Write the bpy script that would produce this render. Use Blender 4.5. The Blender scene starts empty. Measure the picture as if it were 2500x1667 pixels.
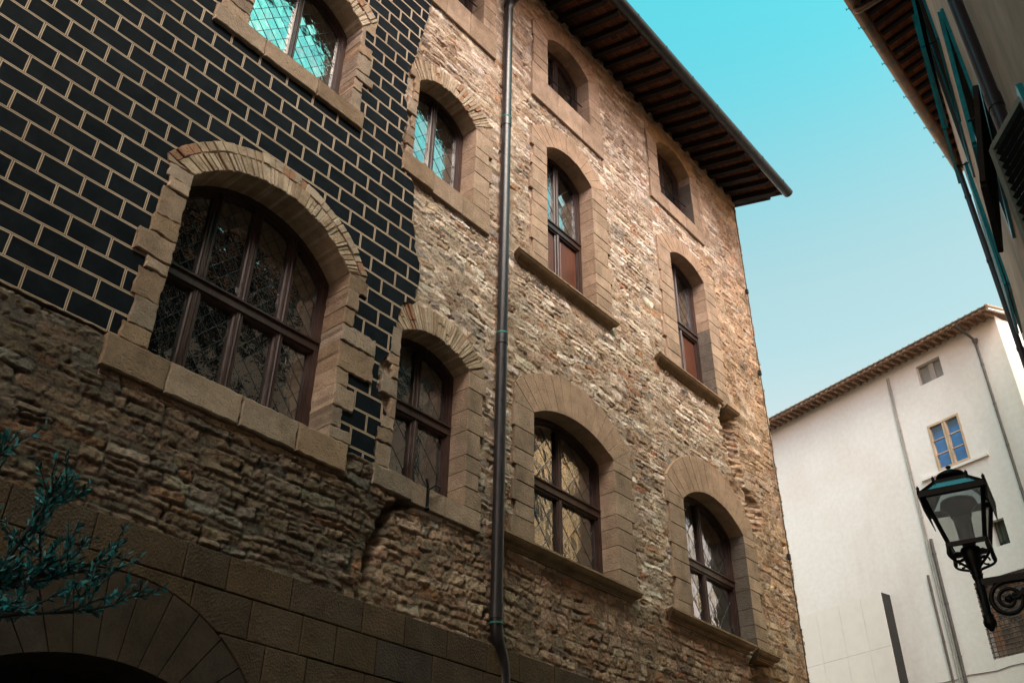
import bpy, bmesh, math, random
import numpy as np
from mathutils import Vector, Matrix, noise as mnoise

random.seed(7)
rng = np.random.default_rng(11)
scene = bpy.context.scene
COL = scene.collection
R = math.radians
SUN_E, SUN_ANG, SKY_E, EXPO = .75, 40.0, .10, 1.47
SKY_ADO = (1.0, 4.0, 1.0)
SKY_HIGH = (.48, 1.86, 1.30)
SKY_MID = (1.62, 1.70, 1.10)
SKY_LOW = (2.50, 1.52, .91)
SKY_WARM = (2.5, 2.4, 2.4)
YW = 6.0            # street face of the palazzo
CAMZ = 1.6

# ------------------------------------------------------------------ helpers
def tag(o, label=None, cat=None, group=None, kind=None):
    if label: o['label'] = label
    if cat: o['category'] = cat
    if group: o['group'] = group
    if kind: o['kind'] = kind
    return o

def empty(name, loc=(0, 0, 0)):
    o = bpy.data.objects.new(name, None)
    COL.objects.link(o)
    o.location = loc
    o.empty_display_size = .3
    return o

def put(o, parent):
    """parent keeping world coordinates (all meshes are modelled in world space)"""
    if parent is not None:
        o.parent = parent
        # empties stand at the base of their thing; mesh parents sit at the world origin
        if parent.data is None: o.matrix_parent_inverse = Matrix.Translation(-parent.location)
    return o

class MB:
    def __init__(s):
        s.v = []; s.f = []; s.c = []; s.sm = []
    def add(s, vs, fs, col=(1, 1, 1), smooth=False):
        b = len(s.v)
        s.v += [tuple(v) for v in vs]
        for f in fs:
            s.f.append([b + i for i in f]); s.c.append(col); s.sm.append(smooth)
    def box(s, a, b, col=(1, 1, 1), bev=0):
        (x0, y0, z0), (x1, y1, z1) = a, b
        if x0 > x1: x0, x1 = x1, x0
        if y0 > y1: y0, y1 = y1, y0
        if z0 > z1: z0, z1 = z1, z0
        vs = [(x0, y0, z0), (x1, y0, z0), (x1, y1, z0), (x0, y1, z0), (x0, y0, z1), (x1, y0, z1), (x1, y1, z1), (x0, y1, z1)]
        fs = [(3, 2, 1, 0), (4, 5, 6, 7), (0, 1, 5, 4), (1, 2, 6, 5), (2, 3, 7, 6), (3, 0, 4, 7)]
        s.add(vs, fs, col)
    def obox(s, c, ax, ay, az, hx, hy, hz, col=(1, 1, 1)):
        c = Vector(c); ax = Vector(ax).normalized(); ay = Vector(ay).normalized(); az = Vector(az).normalized()
        vs = []
        for k in (-1, 1):
            for (i, j) in ((-1, -1), (1, -1), (1, 1), (-1, 1)):
                vs.append(c + ax * hx * i + ay * hy * j + az * hz * k)
        s.add(vs, [(3, 2, 1, 0), (4, 5, 6, 7), (0, 1, 5, 4), (1, 2, 6, 5), (2, 3, 7, 6), (3, 0, 4, 7)], col)
    def bar(s, p, q, w, h, up=(0, 0, 1), col=(1, 1, 1)):
        p = Vector(p); q = Vector(q); d = (q - p)
        L = d.length; d.normalize()
        a = d.cross(Vector(up))
        if a.length < 1e-4: a = d.cross(Vector((1, 0, 0)))
        a.normalize(); b = a.cross(d).normalized()
        s.obox((p + q) / 2, d, a, b, L / 2, w / 2, h / 2, col)
    def tube(s, pts, r, n=12, col=(1, 1, 1), cap=True, smooth=True):
        pts = [Vector(p) for p in pts]
        rs = r if isinstance(r, (list, tuple)) else [r] * len(pts)
        rings = []
        ref = None
        for i, p in enumerate(pts):
            if i == 0: t = pts[1] - p
            elif i == len(pts) - 1: t = p - pts[i - 1]
            else: t = (pts[i + 1] - p).normalized() + (p - pts[i - 1]).normalized()
            t.normalize()
            if ref is None:
                ref = t.cross(Vector((0, 0, 1)))
                if ref.length < 1e-3: ref = t.cross(Vector((0, 1, 0)))
            a = (ref - t * ref.dot(t)).normalized(); ref = a
            b = t.cross(a).normalized()
            rings.append([p + (a * math.cos(2 * math.pi * k / n) + b * math.sin(2 * math.pi * k / n)) * rs[i] for k in range(n)])
        vs = [v for r_ in rings for v in r_]
        fs = []
        for i in range(len(pts) - 1):
            for k in range(n):
                k2 = (k + 1) % n
                fs.append((i * n + k, i * n + k2, (i + 1) * n + k2, (i + 1) * n + k))
        s.add(vs, fs, col, smooth)
        if cap:
            s.add(rings[0], [tuple(reversed(range(n)))], col)
            s.add(rings[-1], [tuple(range(n))], col)
    def lathe(s, c, prof, n=16, col=(1, 1, 1), ax=(0, 0, 1)):
        c = Vector(c)
        vs = []
        for (r, z) in prof:
            for k in range(n):
                a = 2 * math.pi * k / n
                vs.append(c + Vector((r * math.cos(a), r * math.sin(a), z)))
        fs = []
        for i in range(len(prof) - 1):
            for k in range(n):
                k2 = (k + 1) % n
                fs.append((i * n + k, i * n + k2, (i + 1) * n + k2, (i + 1) * n + k))
        s.add(vs, fs, col, True)
    def prism(s, poly, yf, yb, bev=.006, col=(1, 1, 1), tilt=(0, 0), back=False):
        """poly of (x,z); ccw seen from the street; front at yf (street side, smaller y)"""
        n = len(poly)
        ar = sum(poly[i][0] * poly[(i + 1) % n][1] - poly[(i + 1) % n][0] * poly[i][1] for i in range(n))
        if ar < 0: poly = poly[::-1]
        cx = sum(p[0] for p in poly) / n; cz = sum(p[1] for p in poly) / n
        ins = []
        for i in range(n):
            p0 = Vector(poly[i - 1]); p1 = Vector(poly[i]); p2 = Vector(poly[(i + 1) % n])
            d1 = (p1 - p0); d2 = (p2 - p1)
            if d1.length < 1e-6 or d2.length < 1e-6:
                ins.append(tuple(p1)); continue
            d1.normalize(); d2.normalize()
            nn = Vector((-d1.y - d2.y, d1.x + d2.x))
            if nn.length < 1e-6: nn = Vector((-d1.y, d1.x))
            nn.normalize()
            ins.append(tuple(p1 + nn * bev))
        yt = lambda p: yf + (p[0] - cx) * tilt[0] + (p[1] - cz) * tilt[1]
        A = [(p[0], yt(p), p[1]) for p in ins]
        B = [(p[0], yt(p) + bev, p[1]) for p in poly]
        C = [(p[0], yb, p[1]) for p in poly]
        fs = [tuple(range(n))]
        for i in range(n):
            j = (i + 1) % n
            fs.append((i, n + i, n + j, j))
            fs.append((n + i, 2 * n + i, 2 * n + j, n + j))
        if back: fs.append(tuple(2 * n + i for i in reversed(range(n))))
        s.add(A + B + C, fs, col)
    def build(s, name, mat, parent=None, label=None):
        me = bpy.data.meshes.new(name)
        me.from_pydata(s.v, [], s.f)
        at = me.color_attributes.new('Col', 'FLOAT_COLOR', 'CORNER')
        arr = np.ones((len(me.loops), 4), dtype=np.float32)
        k = 0
        for f, c in zip(s.f, s.c):
            arr[k:k + len(f), :3] = c; k += len(f)
        at.data.foreach_set('color', arr.ravel())
        me.polygons.foreach_set('use_smooth', s.sm)
        me.materials.append(mat)
        me.validate(); me.update()
        o = bpy.data.objects.new(name, me)
        COL.objects.link(o)
        put(o, parent)
        if label: o['label'] = label
        return o

def fill(loops, y0, y1):
    """planar region with holes, loops of (x,z); returns verts, faces extruded y0..y1"""
    cu = bpy.data.curves.new('t', 'CURVE'); cu.dimensions = '2D'; cu.fill_mode = 'BOTH'
    for lp in loops:
        sp = cu.splines.new('POLY'); sp.points.add(len(lp) - 1)
        for p, q in zip(sp.points, lp): p.co = (q[0], q[1], 0, 1)
        sp.use_cyclic_u = True
    cu.extrude = abs(y1 - y0) / 2
    o = bpy.data.objects.new('t', cu); COL.objects.link(o)
    dg = bpy.context.evaluated_depsgraph_get()
    me = bpy.data.meshes.new_from_object(o.evaluated_get(dg))
    ym = (y0 + y1) / 2
    vs = [(v.co.x, ym - v.co.z, v.co.y) for v in me.vertices]
    fs = [tuple(p.vertices) for p in me.polygons]
    bpy.data.objects.remove(o); bpy.data.curves.remove(cu); bpy.data.meshes.remove(me)
    return vs, fs

# ------------------------------------------------------------------ materials
class NT:
    def __init__(s, name):
        s.m = bpy.data.materials.new(name); s.m.use_nodes = True
        s.t = s.m.node_tree; s.n = s.t.nodes; s.l = s.t.links
        s.b = s.n['Principled BSDF']; s.out = s.n['Material Output']
    def N(s, ty, **kw):
        x = s.n.new(ty)
        for k, v in kw.items():
            if k.startswith('i_'):
                key = k[2:]
                x.inputs[int(key) if key.isdigit() else key].default_value = v
            else: setattr(x, k, v)
        return x
    def L(s, a, b): s.l.new(a, b)
    def math(s, op, a, b=None, c=None):
        x = s.n.new('ShaderNodeMath'); x.operation = op
        for i, q in enumerate((a, b, c)):
            if q is None: continue
            if isinstance(q, (int, float)): x.inputs[i].default_value = q
            else: s.L(q, x.inputs[i])
        return x.outputs[0]
    def mix(s, f, a, b, mode='MIX'):
        x = s.n.new('ShaderNodeMix'); x.data_type = 'RGBA'; x.blend_type = mode
        for sock, q in ((x.inputs[0], f), (x.inputs[6], a), (x.inputs[7], b)):
            if isinstance(q, (int, float)): sock.default_value = q
            elif isinstance(q, tuple): sock.default_value = (*q, 1) if len(q) == 3 else q
            else: s.L(q, sock)
        return x.outputs[2]
    def ramp(s, f, stops):
        x = s.n.new('ShaderNodeValToRGB')
        el = x.color_ramp.elements
        while len(el) < len(stops): el.new(.5)
        for e, (p, c) in zip(el, stops):
            e.position = p; e.color = (*c, 1) if isinstance(c, tuple) else (c, c, c, 1)
        s.L(f, x.inputs[0]); return x.outputs[0]
    def coord(s, scale=None):
        c = s.n.new('ShaderNodeTexCoord').outputs['Object']
        if scale:
            mp = s.N('ShaderNodeMapping'); mp.inputs['Scale'].default_value = scale
            s.L(c, mp.inputs[0]); return mp.outputs[0]
        return c
    def noise(s, scale, det=4, rough=.6, co=None, dist=0):
        x = s.N('ShaderNodeTexNoise'); x.inputs['Scale'].default_value = scale
        x.inputs['Detail'].default_value = det; x.inputs['Roughness'].default_value = rough
        x.inputs['Distortion'].default_value = dist
        s.L(co if co is not None else s.coord(), x.inputs['Vector'])
        return x.outputs[0]
    def bump(s, h, strength=.5, dist=.01, prev=None):
        x = s.N('ShaderNodeBump'); x.inputs['Strength'].default_value = strength; x.inputs['Distance'].default_value = dist
        s.L(h, x.inputs['Height'])
        if prev is not None: s.L(prev, x.inputs['Normal'])
        return x.outputs[0]
    def fin(s, col=None, rough=None, norm=None, metal=None, spec=None):
        def st(k, q):
            if q is None: return
            if isinstance(q, (int, float)): s.b.inputs[k].default_value = q
            elif isinstance(q, tuple): s.b.inputs[k].default_value = (*q, 1)
            else: s.L(q, s.b.inputs[k])
        st('Base Color', col); st('Roughness', rough); st('Metallic', metal); st('Specular IOR Level', spec)
        if norm is not None: s.L(norm, s.b.inputs['Normal'])
        return s.m

def attr_col(t):
    a = t.N('ShaderNodeAttribute'); a.attribute_name = 'Col'; return a.outputs['Color']

def mat_rubble():
    t = NT('rubble_stone')
    c = attr_col(t)
    n1 = t.noise(9, 6, .65); n2 = t.noise(55, 5, .7); n3 = t.noise(1.3, 3, .5)
    c = t.mix(1, c, t.ramp(n1, [(.3, (.72, .70, .68)), (.7, (1.22, 1.2, 1.18))]), 'MULTIPLY')
    c = t.mix(1, c, t.ramp(n2, [(.32, (.70, .68, .66)), (.68, (1.22, 1.22, 1.22))]), 'MULTIPLY')
    c = t.mix(1, c, t.ramp(n3, [(.35, (.88, .87, .86)), (.65, (1.08, 1.08, 1.07))]), 'MULTIPLY')
    st = t.noise(30, 4, .7, t.coord((1, 1, 3.2)))
    h = t.math('ADD', t.math('MULTIPLY', n2, .7), st)
    b = t.bump(h, .75, .012)
    b = t.bump(t.noise(140, 4, .75), .4, .004, b)
    return t.fin(c, .95, b, spec=.15)

def mat_ashlar(name, peck=1.0, scale=60):
    t = NT(name)
    c = attr_col(t)
    n1 = t.noise(5, 6, .68); n2 = t.noise(scale * 1.6, 4, .65); n3 = t.noise(scale * .35, 4, .6, None, 1.0)
    c = t.mix(1, c, t.ramp(n1, [(.3, (.70, .67, .63)), (.7, (1.2, 1.18, 1.14))]), 'MULTIPLY')
    c = t.mix(1, c, t.ramp(n2, [(.3, (.70, .68, .66)), (.65, (1.15, 1.15, 1.15))]), 'MULTIPLY')
    stain = t.noise(2.2, 6, .7, t.coord((1, 1, .45)))
    c = t.mix(t.math('MULTIPLY', t.ramp(stain, [(.50, 0.0), (.72, 1.0)]), .55), c, (.10, .072, .050))
    v = t.N('ShaderNodeTexVoronoi'); v.inputs['Scale'].default_value = scale
    t.L(t.coord((1, 1, .8)), v.inputs['Vector'])
    h = t.math('ADD', t.math('MULTIPLY', v.outputs['Distance'], .8 * peck), t.math('ADD', t.math('MULTIPLY', n3, .9), t.math('MULTIPLY', n2, .4)))
    b = t.bump(h, .55 * peck, .010)
    return t.fin(c, .92, b, spec=.2)

def mat_weathered(name):
    t = NT(name)
    c = attr_col(t)
    n1 = t.noise(6, 6, .65); n2 = t.noise(70, 5, .7); pit = t.noise(26, 3, .5, t.coord((1, 1, 2.4)))
    c = t.mix(1, c, t.ramp(n1, [(.3, (.70, .66, .62)), (.7, (1.2, 1.18, 1.15))]), 'MULTIPLY')
    c = t.mix(1, c, t.ramp(n2, [(.3, (.72, .7, .68)), (.7, (1.18, 1.18, 1.18))]), 'MULTIPLY')
    pm = t.ramp(pit, [(.33, 0.0), (.40, 1.0)])
    h = t.math('ADD', t.math('MULTIPLY', pm, 1.2), t.math('ADD', n2, t.math('MULTIPLY', n1, 1.5)))
    b = t.bump(h, .7, .014)
    return t.fin(c, .93, b, spec=.15)

def mat_sgraffito():
    t = NT('black_sgraffito_plaster')
    co = t.coord()
    wn = t.N('ShaderNodeTexNoise'); wn.inputs['Scale'].default_value = 3.0; wn.inputs['Detail'].default_value = 4
    t.L(co, wn.inputs['Vector'])
    wv = t.N('ShaderNodeVectorMath', operation='MULTIPLY_ADD')
    t.L(wn.outputs['Color'], wv.inputs[0]); wv.inputs[1].default_value = (.012, 0, .012); t.L(co, wv.inputs[2])
    sp = t.N('ShaderNodeSeparateXYZ'); t.L(wv.outputs[0], sp.inputs[0])
    x = t.math('ADD', sp.outputs[0], -.006 - 1.705); z = t.math('ADD', sp.outputs[2], -.006 - 5.430)
    zr = t.math('DIVIDE', z, .1945)
    row = t.math('FLOOR', zr)
    par = t.math('MULTIPLY', t.math('FLOORED_MODULO', row, 2), .5)
    fz = t.math('FRACT', zr)
    xr = t.math('ADD', t.math('DIVIDE', x, .332), par)
    fx = t.math('FRACT', xr)
    dz = t.math('MULTIPLY', t.math('MINIMUM', fz, t.math('SUBTRACT', 1, fz)), .1945)
    dx = t.math('MULTIPLY', t.math('MINIMUM', fx, t.math('SUBTRACT', 1, fx)), .332)
    dm = t.math('MINIMUM', dx, dz)
    w1 = t.noise(14, 3, .6)
    dmw = t.math('ADD', dm, t.math('MULTIPLY', t.math('SUBTRACT', w1, .5), .004))
    band = t.ramp(t.math('MULTIPLY', dmw, 20), [(.205, 1.0), (.235, 0.0)])
    cl = t.ramp(t.math('MULTIPLY', dmw, 20), [(.055, 1.0), (.085, 0.0)])
    # hand painted blocks differ a little
    cv = t.N('ShaderNodeCombineXYZ'); t.L(t.math('FLOOR', xr), cv.inputs[0]); t.L(row, cv.inputs[1])
    wh = t.N('ShaderNodeTexWhiteNoise'); t.L(cv.outputs[0], wh.inputs[0])
    blk = t.mix(wh.outputs[0], (.003, .004, .006), (.006, .0075, .010))
    n1 = t.noise(5, 6, .7); n2 = t.noise(40, 4, .7)
    blk = t.mix(t.ramp(n1, [(.42, 0.0), (.75, .7)]), blk, (.015, .017, .021))
    blk = t.mix(t.ramp(n2, [(.62, 0.0), (.8, .4)]), blk, (.022, .022, .023))
    lig = t.mix(t.noise(7, 5, .7), (.46, .33, .23), (.72, .57, .44))
    lig = t.mix(t.ramp(t.noise(1.6, 4, .6), [(.3, 0.0), (.7, 1.0)]), lig, t.mix(.5, lig, (.28, .18, .11)))
    lig = t.mix(t.math('MULTIPLY', cl, .88), lig, (.10, .055, .03))
    c = t.mix(band, blk, lig)
    # side faces of the plaster edge show the lime body
    g = t.N('ShaderNodeNewGeometry'); sn = t.N('ShaderNodeSeparateXYZ'); t.L(g.outputs['True Normal'], sn.inputs[0])
    front = t.math('GREATER_THAN', t.math('ABSOLUTE', sn.outputs[1]), .6)
    c = t.mix(front, (.16, .12, .085), c)
    h = t.math('SUBTRACT', t.math('MULTIPLY', n2, .25), t.math('MULTIPLY', t.math('ADD', band, cl), .5))
    b = t.bump(t.math('ADD', h, t.math('MULTIPLY', n1, .6)), .35, .006)
    return t.fin(c, t.mix(band, (.8, .8, .8), (.9, .9, .9)), b, spec=.06)

def mat_wood(name, a, b_, rough=.42, axis=(14, 14, 1.2)):
    t = NT(name)
    g = t.noise(6, 6, .65, t.coord(axis), .6)
    g2 = t.noise(3, 4, .6)
    c = t.mix(t.ramp(g, [(.3, 0.0), (.7, 1.0)]), a, b_)
    c = t.mix(1, c, t.ramp(g2, [(.3, (.75, .73, .72)), (.7, (1.2, 1.18, 1.15))]), 'MULTIPLY')
    b = t.bump(g, .25, .004)
    return t.fin(c, t.ramp(g2, [(.3, rough - .08), (.7, rough + .15)]), b, spec=.4)

def mat_plain(name, col, rough=.8, var=.15, bump=.2, scale=20, metal=0, spec=.4):
    t = NT(name)
    n = t.noise(scale, 5, .65); n2 = t.noise(scale * .12, 4, .6)
    lo = tuple(1 - var for _ in range(3)); hi = tuple(1 + var for _ in range(3))
    c = t.mix(1, col, t.ramp(n, [(.3, lo), (.7, hi)]), 'MULTIPLY')
    c = t.mix(1, c, t.ramp(n2, [(.3, lo), (.7, hi)]), 'MULTIPLY')
    return t.fin(c, rough, t.bump(n, bump, .004), metal, spec)

def mat_attr(name, rough=.8, bump=.2, scale=20, spec=.3):
    t = NT(name)
    n = t.noise(scale, 5, .65)
    c = t.mix(1, attr_col(t), t.ramp(n, [(.3, (.8, .8, .8)), (.7, (1.2, 1.2, 1.2))]), 'MULTIPLY')
    return t.fin(c, rough, t.bump(n, bump, .004), None, spec)

def mat_glass(pitch=.187):
    """old leaded quarries: every diamond sits at a slightly different tilt"""
    t = NT('leaded_glass')
    for n in (t.b,): t.n.remove(n)
    co = t.coord()
    sp = t.N('ShaderNodeSeparateXYZ'); t.L(co, sp.inputs[0])
    u = t.math('FLOOR', t.math('DIVIDE', t.math('ADD', sp.outputs[2], t.math('MULTIPLY', sp.outputs[0], 1.16)), pitch))
    v = t.math('FLOOR', t.math('DIVIDE', t.math('SUBTRACT', sp.outputs[2], t.math('MULTIPLY', sp.outputs[0], 1.16)), pitch))
    cv = t.N('ShaderNodeCombineXYZ'); t.L(u, cv.inputs[0]); t.L(v, cv.inputs[1])
    wh = t.N('ShaderNodeTexWhiteNoise'); t.L(cv.outputs[0], wh.inputs[0])
    sb = t.N('ShaderNodeVectorMath', operation='SUBTRACT'); t.L(wh.outputs['Color'], sb.inputs[0]); sb.inputs[1].default_value = (.5, .5, .5)
    sc = t.N('ShaderNodeVectorMath', operation='SCALE'); t.L(sb.outputs[0], sc.inputs[0]); sc.inputs['Scale'].default_value = .10
    g = t.N('ShaderNodeNewGeometry')
    ad = t.N('ShaderNodeVectorMath', operation='ADD'); t.L(g.outputs['Normal'], ad.inputs[0]); t.L(sc.outputs[0], ad.inputs[1])
    nm = t.N('ShaderNodeVectorMath', operation='NORMALIZE'); t.L(ad.outputs[0], nm.inputs[0])
    w = t.noise(9, 3, .55)
    bp = t.bump(w, .28, .03, nm.outputs[0])
    gl = t.N('ShaderNodeBsdfGlossy'); gl.inputs['Roughness'].default_value = .012
    gl.inputs['Color'].default_value = (.93, .96, .97, 1); t.L(bp, gl.inputs['Normal'])
    tr = t.N('ShaderNodeBsdfTransparent'); tr.inputs['Color'].default_value = (.75, .80, .80, 1)
    fr = t.N('ShaderNodeFresnel'); fr.inputs['IOR'].default_value = 1.7
    fac = t.math('MINIMUM', t.math('ADD', t.math('MULTIPLY', fr.outputs[0], 1.3), GLASS_BASE), 1.0)
    mx = t.N('ShaderNodeMixShader'); t.L(fac, mx.inputs[0]); t.L(tr.outputs[0], mx.inputs[1]); t.L(gl.outputs[0], mx.inputs[2])
    t.L(mx.outputs[0], t.out.inputs[0])
    return t.m
GLASS_BASE = .30

def mat_clear(name, tint=(.85, .9, .9), base=.06, rough=.05):
    t = NT(name); t.n.remove(t.b)
    gl = t.N('ShaderNodeBsdfGlossy'); gl.inputs['Roughness'].default_value = rough
    tr = t.N('ShaderNodeBsdfTransparent'); tr.inputs['Color'].default_value = (*tint, 1)
    fr = t.N('ShaderNodeFresnel'); fr.inputs['IOR'].default_value = 1.5
    mx = t.N('ShaderNodeMixShader'); t.L(t.math('ADD', fr.outputs[0], base), mx.inputs[0]); t.L(tr.outputs[0], mx.inputs[1]); t.L(gl.outputs[0], mx.inputs[2])
    t.L(mx.outputs[0], t.out.inputs[0]); return t.m

def mat_pipe():
    t = NT('aged_copper_pipe')
    n = t.noise(5, 5, .65, t.coord((6, 6, .8))); n2 = t.noise(30, 4, .6)
    c = t.mix(t.ramp(n, [(.35, 0.0), (.7, 1.0)]), (.014, .011, .012), (.034, .031, .034))
    c = t.mix(t.ramp(n2, [(.66, 0.0), (.8, .5)]), c, (.05, .22, .19))
    return t.fin(c, t.ramp(n2, [(.3, .28), (.7, .42)]), t.bump(n2, .08, .003), .15, .5)

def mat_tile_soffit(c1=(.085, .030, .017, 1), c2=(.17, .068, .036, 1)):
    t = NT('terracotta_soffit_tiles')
    br = t.N('ShaderNodeTexBrick')
    mp = t.N('ShaderNodeMapping'); mp.inputs['Rotation'].default_value = (0, 0, R(90))
    t.L(t.coord(), mp.inputs[0]); t.L(mp.outputs[0], br.inputs['Vector'])
    br.offset = 0
    for k, v in (('Scale', 1), ('Mortar Size', .006), ('Brick Width', .15), ('Row Height', .3165), ('Bias', 0.0), ('Mortar Smooth', .1)): br.inputs[k].default_value = v
    br.inputs['Color1'].default_value = c1; br.inputs['Color2'].default_value = c2; br.inputs['Mortar'].default_value = (.20, .15, .11, 1)
    n = t.noise(12, 5, .7)
    c = t.mix(1, br.outputs[0], t.ramp(n, [(.3, (.55, .5, .48)), (.7, (1.2, 1.2, 1.2))]), 'MULTIPLY')
    return t.fin(c, .9, t.bump(n, .3, .005), None, .2)

def mat_plaster(name, col, stain, amt=.5, scale=1.0):
    t = NT(name)
    n1 = t.noise(1.1 * scale, 6, .62); n2 = t.noise(9, 5, .65); n3 = t.noise(.5 * scale, 5, .6, t.coord((1.6, 1.6, .4)), .4)
    c = t.mix(t.math('MULTIPLY', t.ramp(n1, [(.42, 0.0), (.68, 1.0)]), amt), col, stain)
    c = t.mix(t.math('MULTIPLY', t.ramp(n3, [(.48, 0.0), (.7, 1.0)]), amt * .7), c, tuple(q * .8 for q in stain))
    c = t.mix(1, c, t.ramp(n2, [(.3, (.93, .93, .93)), (.7, (1.05, 1.05, 1.05))]), 'MULTIPLY')
    return t.fin(c, .9, t.bump(t.math('ADD', n2, t.math('MULTIPLY', t.noise(60, 4, .7), .5)), .2, .006), None, .2)

def mat_leaf():
    t = NT('olive_leaf')
    g = t.N('ShaderNodeNewGeometry')
    c = t.mix(g.outputs['Backfacing'], attr_col(t), t.mix(.6, attr_col(t), (.03, .32, .34)))
    return t.fin(c, .42, None, None, .5)

M = {}
M['rubble'] = mat_rubble()
M['ashlar'] = mat_ashlar('pecked_sandstone', 1.0, 55)
M['base'] = mat_ashlar('tooled_base_stone', 1.0, 60)
M['voussoir'] = mat_ashlar('smooth_arch_stone', .35, 42)
M['weather'] = mat_weathered('weathered_sandstone')
M['brick'] = mat_weathered('old_arch_brick')
M['sgraf'] = mat_sgraffito()
M['wood'] = mat_wood('dark_varnished_wood', (.020, .011, .010), (.068, .034, .027), .38)
M['panel'] = mat_wood('red_brown_wood', (.065, .018, .010), (.135, .042, .022), .40, (10, 10, .8))
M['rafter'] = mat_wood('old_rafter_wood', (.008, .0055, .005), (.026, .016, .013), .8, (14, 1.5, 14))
PITCH = dict(A=.187, B=.187, C=.25, D=.23, E=.23, F=.23, G=.25, H=.25, I=.32, J=.32, K=.32)
GLASS = {p: mat_glass(p) for p in set(PITCH.values())}
M['lead'] = mat_plain('lead_came', (.035, .048, .052), .45, .2, .1, 30, .4)
M['pipe'] = mat_pipe()
M['patina'] = mat_plain('green_patina', (.04, .20, .16), .7, .35, .3, 40)
M['tile'] = mat_tile_soffit()
M['fascia'] = mat_plain('eave_board', (.10, .05, .033), .85, .4, .4, 14)
M['eavegutter'] = mat_plain('dark_blue_grey_gutter', (.022, .028, .034), .35, .3, .1, 8, .1)
M['ochre'] = mat_plaster('ochre_plaster', (.78, .54, .28), (.62, .40, .2), .7, 1.0)
M['tile2'] = mat_tile_soffit((.20, .062, .03, 1), (.36, .13, .062, 1))
M['rooftile'] = mat_attr('roof_tile', .9, .3, 25)
M['iron'] = mat_plain('black_iron', (.006, .006, .007), .45, .3, .15, 40, .5)
M['cable'] = mat_plain('black_cable', (.012, .011, .010), .6, .1, .1, 30)
M['room'] = mat_plain('inner_plaster', (.42, .34, .27), .9, .1, .1, 6)
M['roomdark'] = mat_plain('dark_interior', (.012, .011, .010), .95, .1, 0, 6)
M['curtain'] = mat_plain('blue_curtain', (.01, .15, .48), .8, .25, .3, 12)
M['white'] = mat_plaster('white_render', (.78, .735, .715), (.71, .64, .60), .75, .55)
M['beige'] = mat_plaster('beige_plaster', (.62, .52, .45), (.42, .34, .27), .8, 1.6)
M['shutter'] = mat_plain('teal_shutter_paint', (.008, .22, .29), .28, .25, .1, 18)
M['louvre'] = mat_plain('dark_louvre', (.010, .016, .018), .5, .2, .1, 18)
M['frame_grey'] = mat_plain('pale_grey_green_paint', (.16, .20, .19), .5, .15, .1, 18)
M['gutter2'] = mat_plain('weathered_copper_gutter', (.25, .165, .115), .42, .25, .1, 9, .6)
M['bluepipe'] = mat_plain('dark_blue_grey_pipe', (.035, .032, .045), .38, .15, .08, 9, .3)
M['tanwood'] = mat_wood('sun_bleached_wood', (.42, .30, .21), (.62, .47, .36), .7)
M['bluepane'] = mat_clear('blue_window_glass', (.80, .95, 1.0), -.03, .03)
M['blueroom'] = mat_plain('blue_shutter_inside', (.0, .24, .62), .6, .12, .1, 10)
M['zinc'] = mat_plain('zinc_pipe', (.10, .092, .088), .5, .15, .1, 9, .3)
M['palepipe'] = mat_plain('painted_conduit', (.36, .325, .30), .7, .1, .1, 9)
M['finpanel'] = mat_plain('smooth_white_panel', (.74, .68, .64), .6, .04, .02, 4)
M['greyglass'] = mat_plain('grey_net_glass', (.25, .235, .215), .3, .1, .02, 20)
M['grille'] = mat_plain('rusty_grille_steel', (.11, .095, .09), .6, .3, .2, 40, .4)
M['grillebehind'] = mat_attr('boarded_opening', .85, .3, 10)
M['lampglass'] = mat_clear('lamp_glass', (.62, .64, .63), .05, .12)
M['lamptop'] = mat_clear('lamp_roof_glass', (.35, .45, .48), .10, .2)
M['bulb'] = mat_plain('milky_lamp_tube', (.09, .10, .105), .3, .05, .02, 10)
M['leaf'] = mat_leaf()
M['bark'] = mat_plain('olive_bark', (.030, .032, .030), .9, .35, .6, 30)
M['paving'] = mat_plain('stone_paving', (.085, .076, .07), .8, .25, .4, 6)
M['gutter3'] = mat_plain('brown_gutter', (.15, .12, .10), .6, .15, .1, 9)
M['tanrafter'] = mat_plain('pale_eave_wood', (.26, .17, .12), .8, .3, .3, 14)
M['conduit'] = mat_plain('brown_conduit', (.12, .09, .08), .6, .15, .1, 9)
M['endshade'] = mat_plain('painted_end_shade', (.018, .017, .017), .5, .15, .1, 4)
M['door'] = mat_plain('dark_door_wood', (.012, .010, .009), .6, .3, .3, 8)

# ------------------------------------------------------------------ windows of the palazzo
def arc(x0, x1, zs, zc, n=24, x_from=None):
    """points of a segmental arch from the right springing to the left"""
    hw = (x1 - x0) / 2; rise = max(zc - zs, .01); xm = (x0 + x1) / 2
    r = (hw * hw + rise * rise) / (2 * rise); cz = zc - r
    a = math.asin(min(1, hw / r))
    return [(xm + r * math.sin(a - 2 * a * i / n), cz + r * math.cos(a - 2 * a * i / n)) for i in range(n + 1)]

def opening(w, t=0.0, n=24):
    x0, x1, zb, zs, zc = w
    hw = (x1 - x0) / 2; rise = zc - zs; xm = (x0 + x1) / 2
    r = (hw * hw + rise * rise) / (2 * rise); cz = zc - r
    h2 = hw - t; r2 = r - t
    zs2 = cz + math.sqrt(max(0, r2 * r2 - h2 * h2))
    return [(x0 + t, zb + t), (x1 - t, zb + t)] + arc(x0 + t, x1 - t, zs2, cz + r2, n)

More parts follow.
